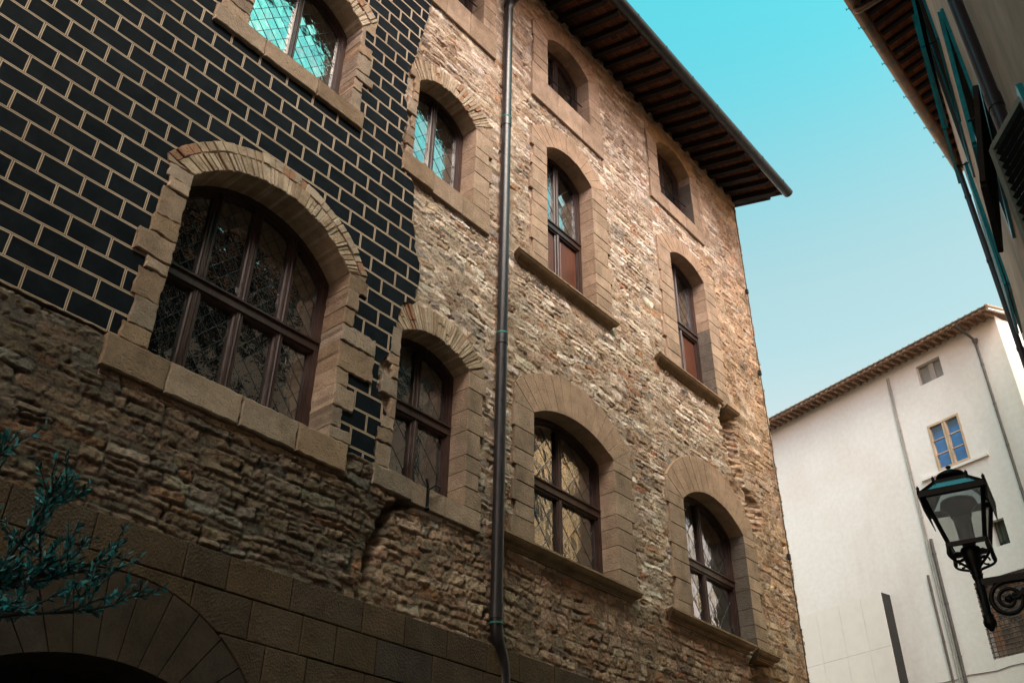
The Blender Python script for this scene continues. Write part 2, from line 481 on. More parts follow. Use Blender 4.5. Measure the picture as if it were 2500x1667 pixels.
def clip(poly, a, b, c):
    """keep a*x+b*z<=c"""
    out = []
    for i in range(len(poly)):
        p, q = poly[i], poly[(i + 1) % len(poly)]
        dp = a * p[0] + b * p[1] - c; dq = a * q[0] + b * q[1] - c
        if dp <= 0: out.append(p)
        if dp * dq < 0:
            s = dp / (dp - dq); out.append((p[0] + (q[0] - p[0]) * s, p[1] + (q[1] - p[1]) * s))
    return out

def seg_in(poly, p, d):
    """line p+t*d against convex poly (ccw) -> (t0,t1) or None"""
    t0, t1 = -1e9, 1e9
    n = len(poly)
    for i in range(n):
        a, b = poly[i], poly[(i + 1) % n]
        ex, ez = b[0] - a[0], b[1] - a[1]
        nx, nz = ez, -ex                       # outward for ccw
        num = nx * (a[0] - p[0]) + nz * (a[1] - p[1]); den = nx * d[0] + nz * d[1]
        if abs(den) < 1e-9:
            if num < 0: return None
            continue
        t = num / den
        if den > 0: t1 = min(t1, t)
        else: t0 = max(t0, t)
    return (t0, t1) if t1 - t0 > .01 else None

#            x0     x1     sill   spring crown
WIN = dict(
    A=(2.83, 4.145, 9.30, 10.60, 10.92),
    B=(2.69, 4.43, 5.41, 7.20, 7.64),
    C=(5.12, 6.13, 9.28, 10.56, 10.81),
    D=(5.12, 6.17, 12.66, 13.74, 13.98),
    E=(7.64, 8.70, 12.70, 13.74, 13.98),
    F=(10.74, 11.85, 12.72, 13.90, 14.17),
    G=(7.59, 8.655, 9.08, 11.35, 11.57),
    H=(10.84, 11.90, 9.16, 11.46, 11.66),
    I=(5.20, 6.19, 5.38, 6.93, 7.10),
    J=(7.29, 8.85, 5.30, 6.90, 7.13),
    K=(10.49, 12.14, 5.30, 6.95, 7.27))
LIGHTS = dict(A=2, B=4)
TRANS = dict(B=6.45, G=10.28, H=10.36, I=6.27, J=6.23, K=6.24)
#             outer left/right, extrados spring/crown, sill bottom
SUR = dict(
    A=(2.52, 4.36, 10.90, 11.22, 9.06), B=(2.42, 4.66, 7.28, 7.95, 5.14), C=(4.95, 6.44, 10.82, 11.10, 8.98),
    D=(4.95, 6.46, 13.92, 14.30, 12.18), E=(7.26, 9.04, 13.92, 14.32, 12.20), F=(10.40, 12.14, 14.05, 14.48, 12.42),
    G=(7.24, 9.04, 11.52, 11.94, 9.05), H=(10.44, 12.26, 11.60, 11.95, 9.10), I=(4.98, 6.44, 7.08, 7.41, 5.17),
    J=(6.93, 9.24, 7.16, 7.63, 5.24), K=(10.08, 12.48, 7.18, 7.80, 5.24))

def inpoly(px, pz, poly):
    c = np.zeros(px.shape, bool)
    n = len(poly); j = n - 1
    for i in range(n):
        xi, zi = poly[i]; xj, zj = poly[j]
        if zi != zj:
            k = ((zi > pz) != (zj > pz)) & (px < (xj - xi) * (pz - zi) / (zj - zi) + xi)
            c ^= k
        j = i
    return c

DOORX, DOORR, DOORC = 2.95, 1.80, 1.41        # entrance arch: axis, intrados radius, centre height

# ------------------------------------------------------------------ rubble wall (one displaced sheet, stone by stone)
def fbm(shape, cells, beta, seed, lo=1.0):
    """unit-variance noise; wavelengths up to `cells` grid cells"""
    g = np.random.default_rng(seed)
    f = np.fft.rfft2(g.standard_normal(shape))
    kz = np.fft.fftfreq(shape[0])[:, None]; kx = np.fft.rfftfreq(shape[1])[None, :]
    k = np.sqrt(kz ** 2 + kx ** 2); k0 = 1.0 / cells
    amp = 1.0 / (1 + (k / k0) ** beta); amp[0, 0] = 0
    amp[k > .5 / lo] = 0
    r = np.fft.irfft2(f * amp, shape)
    return r / r.std()

PAL = {  # lower and left: browner stone, colour deepened to hold shade low on the wall
    'upper': [((.50, .41, .31), 3), ((.62, .54, .44), 3), ((.40, .30, .21), 3), ((.31, .22, .15), 2), ((.30, .27, .24), 1.2), ((.38, .21, .12), .5), ((.72, .66, .58), 1.6)],
    'lower': [((.40, .30, .22), 4), ((.46, .36, .27), 2.5), ((.32, .23, .16), 3), ((.27, .22, .18), 1.6), ((.34, .20, .12), .8), ((.52, .44, .35), 1)],
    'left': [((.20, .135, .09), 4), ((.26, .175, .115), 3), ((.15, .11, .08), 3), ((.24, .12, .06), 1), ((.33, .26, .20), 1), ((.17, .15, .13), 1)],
    'right': [((.38, .26, .16), 4), ((.44, .31, .20), 3), ((.30, .20, .12), 3), ((.50, .39, .28), 1), ((.26, .20, .15), 1)],
}

def zone_at(x, z):
    cx = 12.35 if z > 7.3 else 12.2
    if z > 7.3: cx = 11.95 + .35 * math.sin(z * 3.1) * .4
    if x > cx and z < 12.3: return 'right'
    if x > 12.9: return 'right'
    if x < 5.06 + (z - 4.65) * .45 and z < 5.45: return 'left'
    if z < 5.15 + .1 * math.sin(x * 4): return 'lower'
    return 'upper'

ZSTYLE = {   # course height range, length range, relief, joint
    'upper': ((.055, .115), (.13, .42), .010, .005),
    'lower': ((.075, .15), (.12, .34), .011, .006),
    'left': ((.055, .130), (.12, .40), .016, .006),
    'right': ((.085, .170), (.16, .40), .013, .006)}

def rubble():
    X0, X1, Z0, Z1, S = -0.6, 13.74, 4.02, 14.78, .0125
    nx = int((X1 - X0) / S) + 1; nz = int((Z1 - Z0) / S) + 1
    xs = X0 + np.arange(nx) * S; zs = Z0 + np.arange(nz) * S
    XX, ZZ = np.meshgrid(xs, zs)
    sh = (nz, nx)
    w1 = fbm(sh, 14, 3.0, 1); w2 = fbm(sh, 14, 3.0, 2); w3 = fbm(sh, 60, 3.0, 3); w4 = fbm(sh, 110, 3.0, 4)
    WX = XX + .006 * w1 + .010 * w3; WZ = ZZ + .0035 * w2 + .014 * w4
    best = np.full(sh, -1.0, np.float32); hgt = np.zeros(sh, np.float32); sid = np.full(sh, -1, np.int32)
    cols = []; rel = []
    pr = random.Random(5)
    def pick(z):
        pal = PAL[z]; t = pr.random() * sum(w for _, w in pal)
        for c, w in pal:
            t -= w
            if t <= 0: break
        k = pr.uniform(.80, 1.20)
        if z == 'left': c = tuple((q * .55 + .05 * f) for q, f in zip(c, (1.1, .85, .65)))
        else:
            l_ = sum(c) / 3; c = tuple((q * .95 + l_ * .05) * f for q, f in zip(c, (.93, .87, .87) if z != 'lower' else (.89, .77, .73)))
        return tuple(max(.02, q * k * pr.uniform(.96, 1.04)) for q in c)
    for zname, (hr, lr, rl, jt) in ZSTYLE.items():
        z = Z0 - .05
        while z < Z1:
            h = pr.uniform(*hr)
            x = X0 - pr.uniform(0, .3)
            while x < X1:
                L = pr.uniform(*lr) * (1 if pr.random() < .8 else .6)
                L = max(L, h * .9)
                cx, cz = x + L / 2, z + h / 2
                x += L
                if zone_at(cx, cz) != zname: continue
                if cx < 4.6 and cz > 5.75: continue
                split = pr.random() < (.16 if zname != 'right' else .06) and h > hr[0] * 1.5
                parts = [(cz, h)] if not split else [(z + h * .27, h * .54), (z + h * .77, h * .46)]
                for (pz, ph) in parts:
                    a = L / 2 - jt * pr.uniform(.5, 1.4); b = ph / 2 - jt * pr.uniform(.4, 1.3)
                    if zname in ('upper', 'lower') and pr.random() < .12: a *= pr.uniform(.7, .9); b *= pr.uniform(.7, .95)
                    if a < .015 or b < .012: continue
                    i0 = max(0, int((pz - b - .05 - Z0) / S)); i1 = min(nz, int((pz + b + .05 - Z0) / S) + 1)
                    j0 = max(0, int((cx - a - .05 - X0) / S)); j1 = min(nx, int((cx + a + .05 - X0) / S) + 1)
                    if i1 - i0 < 2 or j1 - j0 < 2: continue
                    dx = WX[i0:i1, j0:j1] - cx; dz = WZ[i0:i1, j0:j1] - pz
                    rot = pr.gauss(0, .045 if zname != 'right' else .015); sk = pr.gauss(0, .22)
                    ddx = dx + (sk + rot) * dz; ddz = dz - rot * dx
                    bb = b * (1 + pr.gauss(0, .14) * ddx / a)
                    rr = min(a, b) * pr.uniform(.12, .5)
                    qx = np.abs(ddx) - (a - rr); qz = np.abs(ddz) - (bb - rr)
                    sd = rr - (np.hypot(np.maximum(qx, 0), np.maximum(qz, 0)) + np.minimum(np.maximum(qx, qz), 0))
                    sub = best[i0:i1, j0:j1]; m = sd > sub
                    if not m.any(): continue
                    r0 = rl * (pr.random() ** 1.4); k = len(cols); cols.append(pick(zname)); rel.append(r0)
                    tz = pr.gauss(.25, .6) * rl * .6; tx = pr.gauss(0, .5) * rl * .5
                    hh = r0 - tz * ddz / b + tx * ddx / a
                    sub[m] = sd[m]; sid[i0:i1, j0:j1][m] = k; hgt[i0:i1, j0:j1][m] = hh[m]
            z += h
    cols = np.array(cols, np.float32)
    p = np.clip(best / .007, 0, 1); p = p * p * (3 - 2 * p)
    f1 = fbm(sh, 10, 1.7, 21); f2 = fbm(sh, 4, 1.6, 22); f3 = fbm(sh, 150, 3, 23); f4 = fbm(sh, 24, 2.6, 24)
    mort = -.0045 + .005 * np.clip(f3, -1.5, 1.5) + .0022 * f2
    deep = np.clip((fbm(sh, 18, 3.0, 25) - 1.1) / .6, 0, 1) * (1 - np.clip(best / .006, 0, 1))
    mort = mort - .030 * deep
    surf = hgt + .0034 * f1 + .0024 * f2 + .003 * f4 - .005 * np.abs(f4)
    H = mort * (1 - p) + np.maximum(surf, mort + .001) * p
    # the old lower left skin stands proud of the rest and breaks off along a crack
    ck_z = np.array([4.0, 4.40, 4.65, 4.72, 4.91, 5.05, 5.18, 5.5]); ck_x = np.array([4.98, 5.00, 5.03, 5.08, 5.16, 5.25, 5.42, 5.42])
    edge = np.interp(ZZ, ck_z, ck_x) + .018 * w1 + .03 * w3 * .6
    left = np.clip((edge - XX) / .02, 0, 1) * np.clip((5.42 - ZZ) / .05, 0, 1)
    H += left * .045
    gap = np.exp(-((XX - edge - .06) / .05) ** 2) * np.clip((5.22 - ZZ) / .05, 0, 1) * np.clip((ZZ - 4.2) / .2, 0, 1)
    H -= gap * .16
    # the newer skin left of the corner pier overlaps it with a ragged end
    rz = np.array([7.16, 7.28, 7.5, 7.68, 7.73, 7.9, 8.17, 8.36, 8.59, 8.78, 8.97, 9.28]); rx = np.array([12.32, 12.30, 12.40, 12.38, 12.28, 12.02, 12.0, 11.95, 11.91, 11.87, 11.95, 12.1])
    redge = np.interp(ZZ, rz, rx) + .03 * np.sign(np.sin(ZZ * 62)) * .6 + .02 * w1
    act = np.clip((ZZ - 7.1) / .1, 0, 1) * np.clip((9.15 - ZZ) / .1, 0, 1)
    H -= act * np.clip((XX - redge) / .015, 0, 1) * (.04 * np.clip((13.0 - XX) / .6, 0, 1) + .15 * np.clip((redge + .55 - XX) / .3, 0, 1))
    H += act * np.clip((XX - redge + .35) / .35, 0, 1) * (XX < redge) * .03
    lz = np.array([4.4, 4.79, 4.91, 5.03, 5.15]); lx = np.array([11.95, 11.91, 12.0, 11.85, 12.0])
    le = np.interp(ZZ, lz, lx) + .02 * w1
    a2 = np.clip((5.2 - ZZ) / .03, 0, 1) * np.clip((ZZ - 4.4) / .2, 0, 1)
    H -= a2 * np.clip((XX - le) / .015, 0, 1) * (.03 * np.clip((13.0 - XX) / .6, 0, 1) + .14 * np.clip((le + .5 - XX) / .3, 0, 1))
    H -= a2 * np.exp(-((XX - le - .04) / .035) ** 2) * .12
    # colour: stone by stone, mortar between
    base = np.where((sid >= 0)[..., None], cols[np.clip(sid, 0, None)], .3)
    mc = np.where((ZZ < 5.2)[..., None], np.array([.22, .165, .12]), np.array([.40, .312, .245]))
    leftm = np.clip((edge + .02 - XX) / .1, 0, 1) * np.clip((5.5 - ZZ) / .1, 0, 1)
    mc = mc * (1 - leftm[..., None]) + np.array([.095, .076, .062]) * leftm[..., None]  # left mortar darkened along with its stones, for the same shade
    q = np.clip((best - .001) / .007, 0, 1)
    # smeared lime hides parts of many stones
    sm = np.clip((fbm(sh, 30, 2.4, 31) - .7) / .7, 0, 1) * .8 * (1 - leftm)
    q = q * (1 - sm)
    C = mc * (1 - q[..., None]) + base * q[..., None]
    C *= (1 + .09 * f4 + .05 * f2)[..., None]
    # iron/ochre weathering under the eaves
    oc = np.clip((ZZ - 14.05 + .25 * f3) / .5, 0, 1) * .28
    C = C * (1 - oc[..., None]) + C * np.array([.92, .68, .42]) * oc[..., None]
    C = np.clip(C, .01, .85)
    # cells to keep
    ccx = (xs[:-1] + xs[1:]) / 2; ccz = (zs[:-1] + zs[1:]) / 2
    CX, CZ = np.meshgrid(ccx, ccz)
    keep = ~((CX < 4.45) & (CZ > 5.75))
    for k, w in WIN.items():
        if w[0] < 4.3 and w[2] > 5.75: continue
        b = (CX > w[0] - .1) & (CX < w[1] + .1) & (CZ > w[2] - .1) & (CZ < w[4] + .1)
        ins = np.zeros_like(keep)
        ins[b] = inpoly(CX[b], CZ[b], opening(w, -.015))
        keep &= ~ins
    # ragged vertical corner
    XO = XX.copy()
    en = np.interp(np.arange(nz), np.arange(0, nz, 10), np.random.default_rng(9).uniform(-.02, .035, len(range(0, nz, 10))))
    for q_ in range(4): XO[:, nx - 1 - q_] += en * (1 - q_ / 4)
    verts = np.stack([XO, YW - H, ZZ], -1).reshape(-1, 3)
    # a further column turns the corner
    bk = np.stack([XO[:, -1], np.full(nz, YW + 1.0), zs], -1)
    ii, jj = np.nonzero(keep)
    f = np.stack([ii * nx + jj, ii * nx + jj + 1, (ii + 1) * nx + jj + 1, (ii + 1) * nx + jj], -1)
    nb = nz * nx
    r = np.arange(nz - 1)
    f2_ = np.stack([r * nx + nx - 1, nb + r, nb + r + 1, (r + 1) * nx + nx - 1], -1)
    f = np.concatenate([f, f2_]); verts = np.concatenate([verts, bk])
    cc = np.concatenate([C.reshape(-1, 3), C[:, -1]])
    used = np.unique(f); remap = np.full(len(verts), -1, np.int64); remap[used] = np.arange(len(used))
    verts = verts[used].astype(np.float32); cc = cc[used]; f = remap[f].astype(np.int32)
    me = bpy.data.meshes.new('rubble_wall')
    me.vertices.add(len(verts)); me.vertices.foreach_set('co', verts.ravel())
    me.loops.add(f.size); me.loops.foreach_set('vertex_index', f.ravel())
    me.polygons.add(len(f)); me.polygons.foreach_set('loop_start', np.arange(0, f.size, 4, dtype=np.int32))
    me.polygons.foreach_set('use_smooth', np.ones(len(f), bool))
    at = me.color_attributes.new('Col', 'FLOAT_COLOR', 'POINT')
    c4 = np.ones((len(cc), 4), np.float32); c4[:, :3] = cc
    at.data.foreach_set('color', c4.ravel())
    me.materials.append(M['rubble'])
    me.update(calc_edges=True); me.validate()
    o = bpy.data.objects.new('rubble_wall', me); COL.objects.link(o)
    return o

pal = empty('stone_building', (6.5, 6.5, 0))
tag(pal, 'old rough stone palazzo with arched leaded windows and a black painted brick panel', 'building')
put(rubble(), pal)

# plain masonry body: the wall beyond the sheet, the far sides and the roof
mb = MB()
mb.box((-9, 6.03, 0), (-.6, 6.4, 14.6), (.30, .24, .18))
mb.box((-.6, 6.10, 0), (1.7, 6.4, 4.02), (.2, .15, .11))
mb.box((4.2, 6.10, 0), (13.7, 6.4, 4.02), (.2, .15, .11))
mb.box((1.7, 6.10, 3.3), (4.2, 6.4, 4.02), (.2, .15, .11))
mb.box((-.6, 6.03, 5.76), (2.6, 6.06, 14.6), (.2, .15, .11))
mb.box((13.4, 6.45, 0), (13.7, 16, 14.6), (.4, .3, .22))
mb.build('masonry_body', M['weather'], pal)

# ---- black sgraffito facing
pr = random.Random(21)
def rag(pts, amp=.018, step=.05, z=None):
    out = []
    for a, b in zip(pts[:-1], pts[1:]):
        L = math.dist(a, b); n = max(1, int(L / step))
        for i in range(n):
            t = i / n
            out.append((a[0] + (b[0] - a[0]) * t + pr.uniform(-amp, amp), a[1] + (b[1] - a[1]) * t + pr.uniform(-amp, amp)))
    out.append(pts[-1]); return out
edge = [(5.02, 5.36), (4.97, 5.60), (5.08, 5.92), (4.93, 6.15), (4.96, 6.46), (5.16, 6.72), (5.10, 7.00), (5.15, 7.24), (5.32, 7.36), (5.34, 7.55), (5.38, 7.82), (5.27, 8.0), (5.20, 8.4), (5.17, 8.85),
        (5.00, 9.15), (4.92, 9.3), (4.98, 9.78), (4.90, 10.1), (4.92, 10.6), (5.02, 10.95), (5.04, 11.25), (5.09, 11.5), (5.14, 11.9), (5.20, 12.25), (5.24, 12.7), (5.22, 13.2), (5.3, 14.5)]
outer = [(-9, 14.5), (-9, 5.425)] + [(x, 5.425) for x in (-2, 0)] + rag([(.4, 5.425), (2.5, 5.425)], .004) + [(4.6, 5.40)] + rag([(4.62, 5.36), (5.0, 5.36)], .008, .04) + rag(edge, .016, .045)
vs, fs = fill([outer, opening(WIN['A'], -.02), opening(WIN['B'], -.02)], YW - .042, YW - .004)
mb = MB(); mb.add(vs, fs, (.1, .1, .1)); mb.build('sgraffito_panel', M['sgraf'], pal)

# ------------------------------------------------------------------ stone surrounds
ASH = [(.37, .265, .20), (.33, .235, .172), (.40, .29, .218), (.35, .25, .188), (.31, .222, .162)]
WEA = [(.34, .243, .178), (.38, .28, .213), (.27, .185, .128), (.31, .237, .187), (.33, .225, .152)]
BRK = [(.44, .34, .25), (.38, .28, .20), (.49, .39, .30), (.36, .20, .13), (.41, .32, .25)]
def jit(c, a=.06):
    k = 1 + pr.uniform(-a, a); return tuple(q * k for q in c)

def rough_edge(poly, amp, n=4):
    out = []
    for i in range(len(poly)):
        a, b = poly[i], poly[(i + 1) % len(poly)]
        L = math.dist(a, b); m = max(1, int(L / .045))
        for k in range(m):
            t = k / m
            q = 1 if k else .5
            out.append((a[0] + (b[0] - a[0]) * t + pr.uniform(-amp, amp) * q, a[1] + (b[1] - a[1]) * t + pr.uniform(-amp, amp) * q))
    return out

def surround(key, parent):
    x0, x1, zb, zs, zc = WIN[key]; oL, oR, es, ec, sb = SUR[key]
    rough_l = key in 'ABCI'; rough_r = key in 'AB'; brick = key in 'ABCI'
    moulded = key in 'GHJK'
    yf = YW - (.056 if key in 'AB' else .034); yb = YW + .30
    g = .0035
    ms = MB(); mw = MB()
    def jamb(inner, outer_, sgn, rough):
        z = zb if not moulded else zb - .05
        k = 0; top = zs + (0 if brick else .0)
        while z < top - .02:
            h = pr.uniform(.17, .30) if not rough else pr.uniform(.10, .30)
            if top - (z + h) < .12: h = top - z
            ex = (0 if k % 2 else (.05 if rough else .045)) + (pr.uniform(-.02, .03) if not rough else pr.uniform(-.11, .05))
            if key in 'EDF': ex *= .5
            o = outer_ + sgn * (ex - .04)
            if rough and key == 'B' and sgn > 0 and 6.25 < z + h / 2 < 6.6: o = 4.86
            a, b = (inner, o) if sgn > 0 else (o, inner)
            c = jit(pr.choice(WEA if rough else ASH), .16 if rough else .09)
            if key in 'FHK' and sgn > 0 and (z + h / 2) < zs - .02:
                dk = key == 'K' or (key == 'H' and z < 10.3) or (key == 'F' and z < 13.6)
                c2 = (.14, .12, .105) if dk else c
            else: c2 = c
            poly = [(a + g, z + g), (b - g, z + g), (b - g, z + h - g), (a + g, z + h - g)]
            if rough:
                if sgn > 0: poly = [poly[0]] + rough_edge(poly, .012)[1:]
                else: poly = rough_edge(poly, .012)
                # keep the reveal side straight
                poly = [((max(p[0], inner + g) if sgn > 0 else min(p[0], inner - g)), p[1]) for p in poly]
            tgt = mw if rough else ms
            n0 = len(tgt.f)
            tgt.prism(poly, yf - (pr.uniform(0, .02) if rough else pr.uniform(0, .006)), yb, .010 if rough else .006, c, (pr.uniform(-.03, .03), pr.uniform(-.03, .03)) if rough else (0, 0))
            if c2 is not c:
                # darker reveal: only the faces that look into the opening
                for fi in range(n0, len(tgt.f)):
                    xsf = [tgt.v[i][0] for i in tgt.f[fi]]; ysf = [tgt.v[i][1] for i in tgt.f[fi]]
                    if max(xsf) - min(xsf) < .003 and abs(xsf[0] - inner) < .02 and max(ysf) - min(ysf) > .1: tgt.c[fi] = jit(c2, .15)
            z += h; k += 1
    jamb(x0, oL, -1, rough_l); jamb(x1, oR, 1, rough_r)
    # sill course
    if not moulded:
        L = oR - oL; n = 3 if key not in 'B' else 4
        lo, hi = oL - (.06 if key in 'AB' else 0), oR + (.0 if key != 'A' else -.02)
        cuts = [lo + (hi - lo) * i / n + (pr.uniform(-.06, .06) if 0 < i < n else 0) for i in range(n + 1)]
        for a, b in zip(cuts[:-1], cuts[1:]):
            rough = key in 'AB' or (key in 'CI' and a < x0 + .15)
            poly = [(a + g, sb), (b - g, sb), (b - g, zb - .002), (a + g, zb - .002)]
            if rough: poly = rough_edge(poly, .006)
            (mw if rough else ms).prism(poly, yf - (.03 if rough else .008), yb, .012 if rough else .007, jit(pr.choice(WEA if rough else ASH), .08))
        if key == 'B':   # lower fillet course of the big window's sill
            mw.prism(rough_edge([(lo + .02, sb - .075), (hi - .04, sb - .075), (hi - .04, sb - .006), (lo + .02, sb - .006)], .006), yf + .01, YW + .1, .012, (.36, .26, .17))
    # arch
    I = arc(x0, x1, zs, zc, 240)[::-1]
    Eo = arc(oL + (.0 if brick else .02), oR - (.0 if brick else .02), es, ec, 240)[::-1]
    at = lambda P, t: P[min(240, max(0, int(round(t * 240))))]
    lerp = lambda p, q, s: (p[0] + (q[0] - p[0]) * s, p[1] + (q[1] - p[1]) * s)
    if not brick:
        n = 13 if key in 'JK' else 11
        for i in range(n):
            t0, t1 = i / n, (i + 1) / n
            m = 4
            lower = [at(I, t0 + (t1 - t0) * k / m) for k in range(m + 1)]
            upper = [at(Eo, t0 + (t1 - t0) * k / m) for k in range(m + 1)][::-1]
            poly = lower + upper
            cx = sum(p[0] for p in poly) / len(poly); cz = sum(p[1] for p in poly) / len(poly)
            sc = .985
            tx, tz = lower[-1][0] - lower[0][0], lower[-1][1] - lower[0][1]
            Lt = math.hypot(tx, tz); tx /= Lt; tz /= Lt
            poly = [(p[0] - tx * .0022 * (1 if (p[0] - cx) * tx + (p[1] - cz) * tz > 0 else -1), p[1] - tz * .0022 * (1 if (p[0] - cx) * tx + (p[1] - cz) * tz > 0 else -1)) for p in poly]
            c = jit((.378, .258, .185) if key != 'F' else (.37, .235, .13), .05)
            ms.prism(poly, yf - pr.uniform(0, .004), yb, .003, c)
        mo = ms
        # springer stones outside the voussoirs
        for (xa, xb, sg) in ((oL, x0, -1), (x1, oR, 1)):
            pass
        # impost wedge between jamb top and first voussoir
        for sg, xi, xo in ((-1, x0, oL + .02), (1, x1, oR - .02)):
            poly = [(xi, zs), (xo, es - .004), (xo, zs)]
            ms.prism(poly, yf, yb - .05, .003, jit(ASH[0]))
    else:
        rings = [(0, .62, 46), (.63, 1.0, 34)] if key == 'B' else ([(0, .55, 36), (.56, 1.0, 26)] if key == 'A' else [(0, 1.0, 34)])
        for (s0, s1, n) in rings:
            t = 0.0
            while t < .999:
                dt = min(1 - t, pr.uniform(.75, 1.3) / n)
                t1 = t + dt
                a, b = at(I, t + .0015), at(I, t1 - .0015); c_, d_ = at(Eo, t1 - .0015), at(Eo, t + .0015)
                k0 = s0 + pr.uniform(0, .02); k1 = s1 - pr.uniform(0, .05)
                p = [lerp(a, d_, k0), lerp(b, c_, k0), lerp(b, c_, k1), lerp(a, d_, k1)]
                if key in 'CI' and pr.random() < .35:   # a brick made of two pieces
                    km = pr.uniform(.35, .65) ; s_ = k0 + (k1 - k0) * km
                    for (u0, u1) in ((k0, s_ - .015), (s_ + .015, k1)):
                        mw.prism([lerp(a, d_, u0), lerp(b, c_, u0), lerp(b, c_, u1), lerp(a, d_, u1)], yf - pr.uniform(-.006, .012), yb, .006, jit(pr.choice(BRK), .12))
                else:
                    mw.prism(p, yf - pr.uniform(-.006, .014), yb, .007, jit(pr.choice(BRK[:3] if s0 == 0 else BRK), .12))
                t = t1
        # mortar bed behind the bricks
        bed = [lerp(at(I, i / 40), at(Eo, i / 40), .01) for i in range(41)] + [lerp(at(I, i / 40), at(Eo, i / 40), .97) for i in range(40, -1, -1)]
        vs, fs = fill([bed], yf + .012, yb - .01)
        mw.add(vs, fs, (.36, .28, .20))
        for sg, xi, xo in ((-1, x0, oL), (1, x1, oR)):
            poly = rough_edge([(xi, zs), (xo, es - .01), (xo - sg * .02, zs)], .006)
            mw.prism(poly, yf, yb - .05, .006, jit(WEA[0]))
    if ms.v:
        ms.build('stone_surround', M['ashlar'], parent)
    if mw.v:
        mw.build('arch_and_quoins', M['weather'], parent)

def moulded_sill(key, parent):
    spec = dict(G=(6.90, 9.06, 9.055), H=(10.08, 11.90, 9.10), J=(6.62, 9.20, 5.28), K=(9.82, 11.93, 5.28))
    xa, xb, zt = spec[key]
    prof = [(-.25, 0), (.125, 0), (.125, -.024), (.114, -.030)]
    prof += [(.114 - .062 * (1 - math.cos(t)) , -.030 - .05 * math.sin(t)) for t in [math.pi / 2 * k / 6 for k in range(1, 7)]]
    prof += [(.052, -.088), (.040, -.090), (.040, -.108), (.026, -.111), (.026, -.126), (.0, -.130), (-.25, -.130)]
    def run(xa, xb, zt, name, col):
        m = MB(); n = len(prof)
        def ret(p): return max(0, p - .0)
        vs = []
        for (x, s) in ((xa, 1), (xb, -1)):
            for (p, z) in prof: vs.append((x + s * (.125 - max(p, 0)) * .8, YW - p, zt + z))
        fs = []
        for i in range(n):
            j = (i + 1) % n
            fs.append((i, n + i, n + j, j))
        fs += [tuple(range(n)), tuple(reversed(range(n, 2 * n)))]
        m.add(vs, fs, col)
        return m.build(name, M['ashlar'], parent)
    run(xa, xb, zt, 'sill', (.30, .205, .13))
    if key == 'H': run(12.02, 12.42, 9.09, 'sill', (.29, .20, .125))
    if key == 'K': run(12.0, 12.62, 5.27, 'sill', (.28, .19, .12))

# ------------------------------------------------------------------ joinery, glass and lead
def offset_strip(poly, y0, y1, m, inset, col=(1, 1, 1)):
    pass

def ring(m, w, t0, t1, y0, y1):
    vs, fs = fill([opening(w, t0), opening(w, t1)], y0, y1)
    m.add(vs, fs)

def moulded_bar(m, p, q, w, yf, d=.09):
    """bar with a stepped, ridged front; p,q (x,z)"""
    vert = abs(p[0] - q[0]) < 1e-6
    prof = [(-w / 2, d), (-w / 2, .030), (-w * .36, .022), (-w * .30, .006), (-w * .16, .006), (-w * .13, .016), (0, .0), (w * .13, .016), (w * .16, .006), (w * .30, .006), (w * .36, .022), (w / 2, .030), (w / 2, d)]
    vs = []
    for e in (p, q):
        for (u, dd) in prof:
            vs.append((e[0] + u, yf + dd, e[1]) if vert else (e[0], yf + dd, e[1] + u))
    n = len(prof)
    fs = [(i, i + 1, n + i + 1, n + i) if vert else (i, n + i, n + i + 1, i + 1) for i in range(n - 1)]
    fs += [tuple(reversed(range(n))), tuple(range(n, 2 * n))]
    m.add(vs, fs)

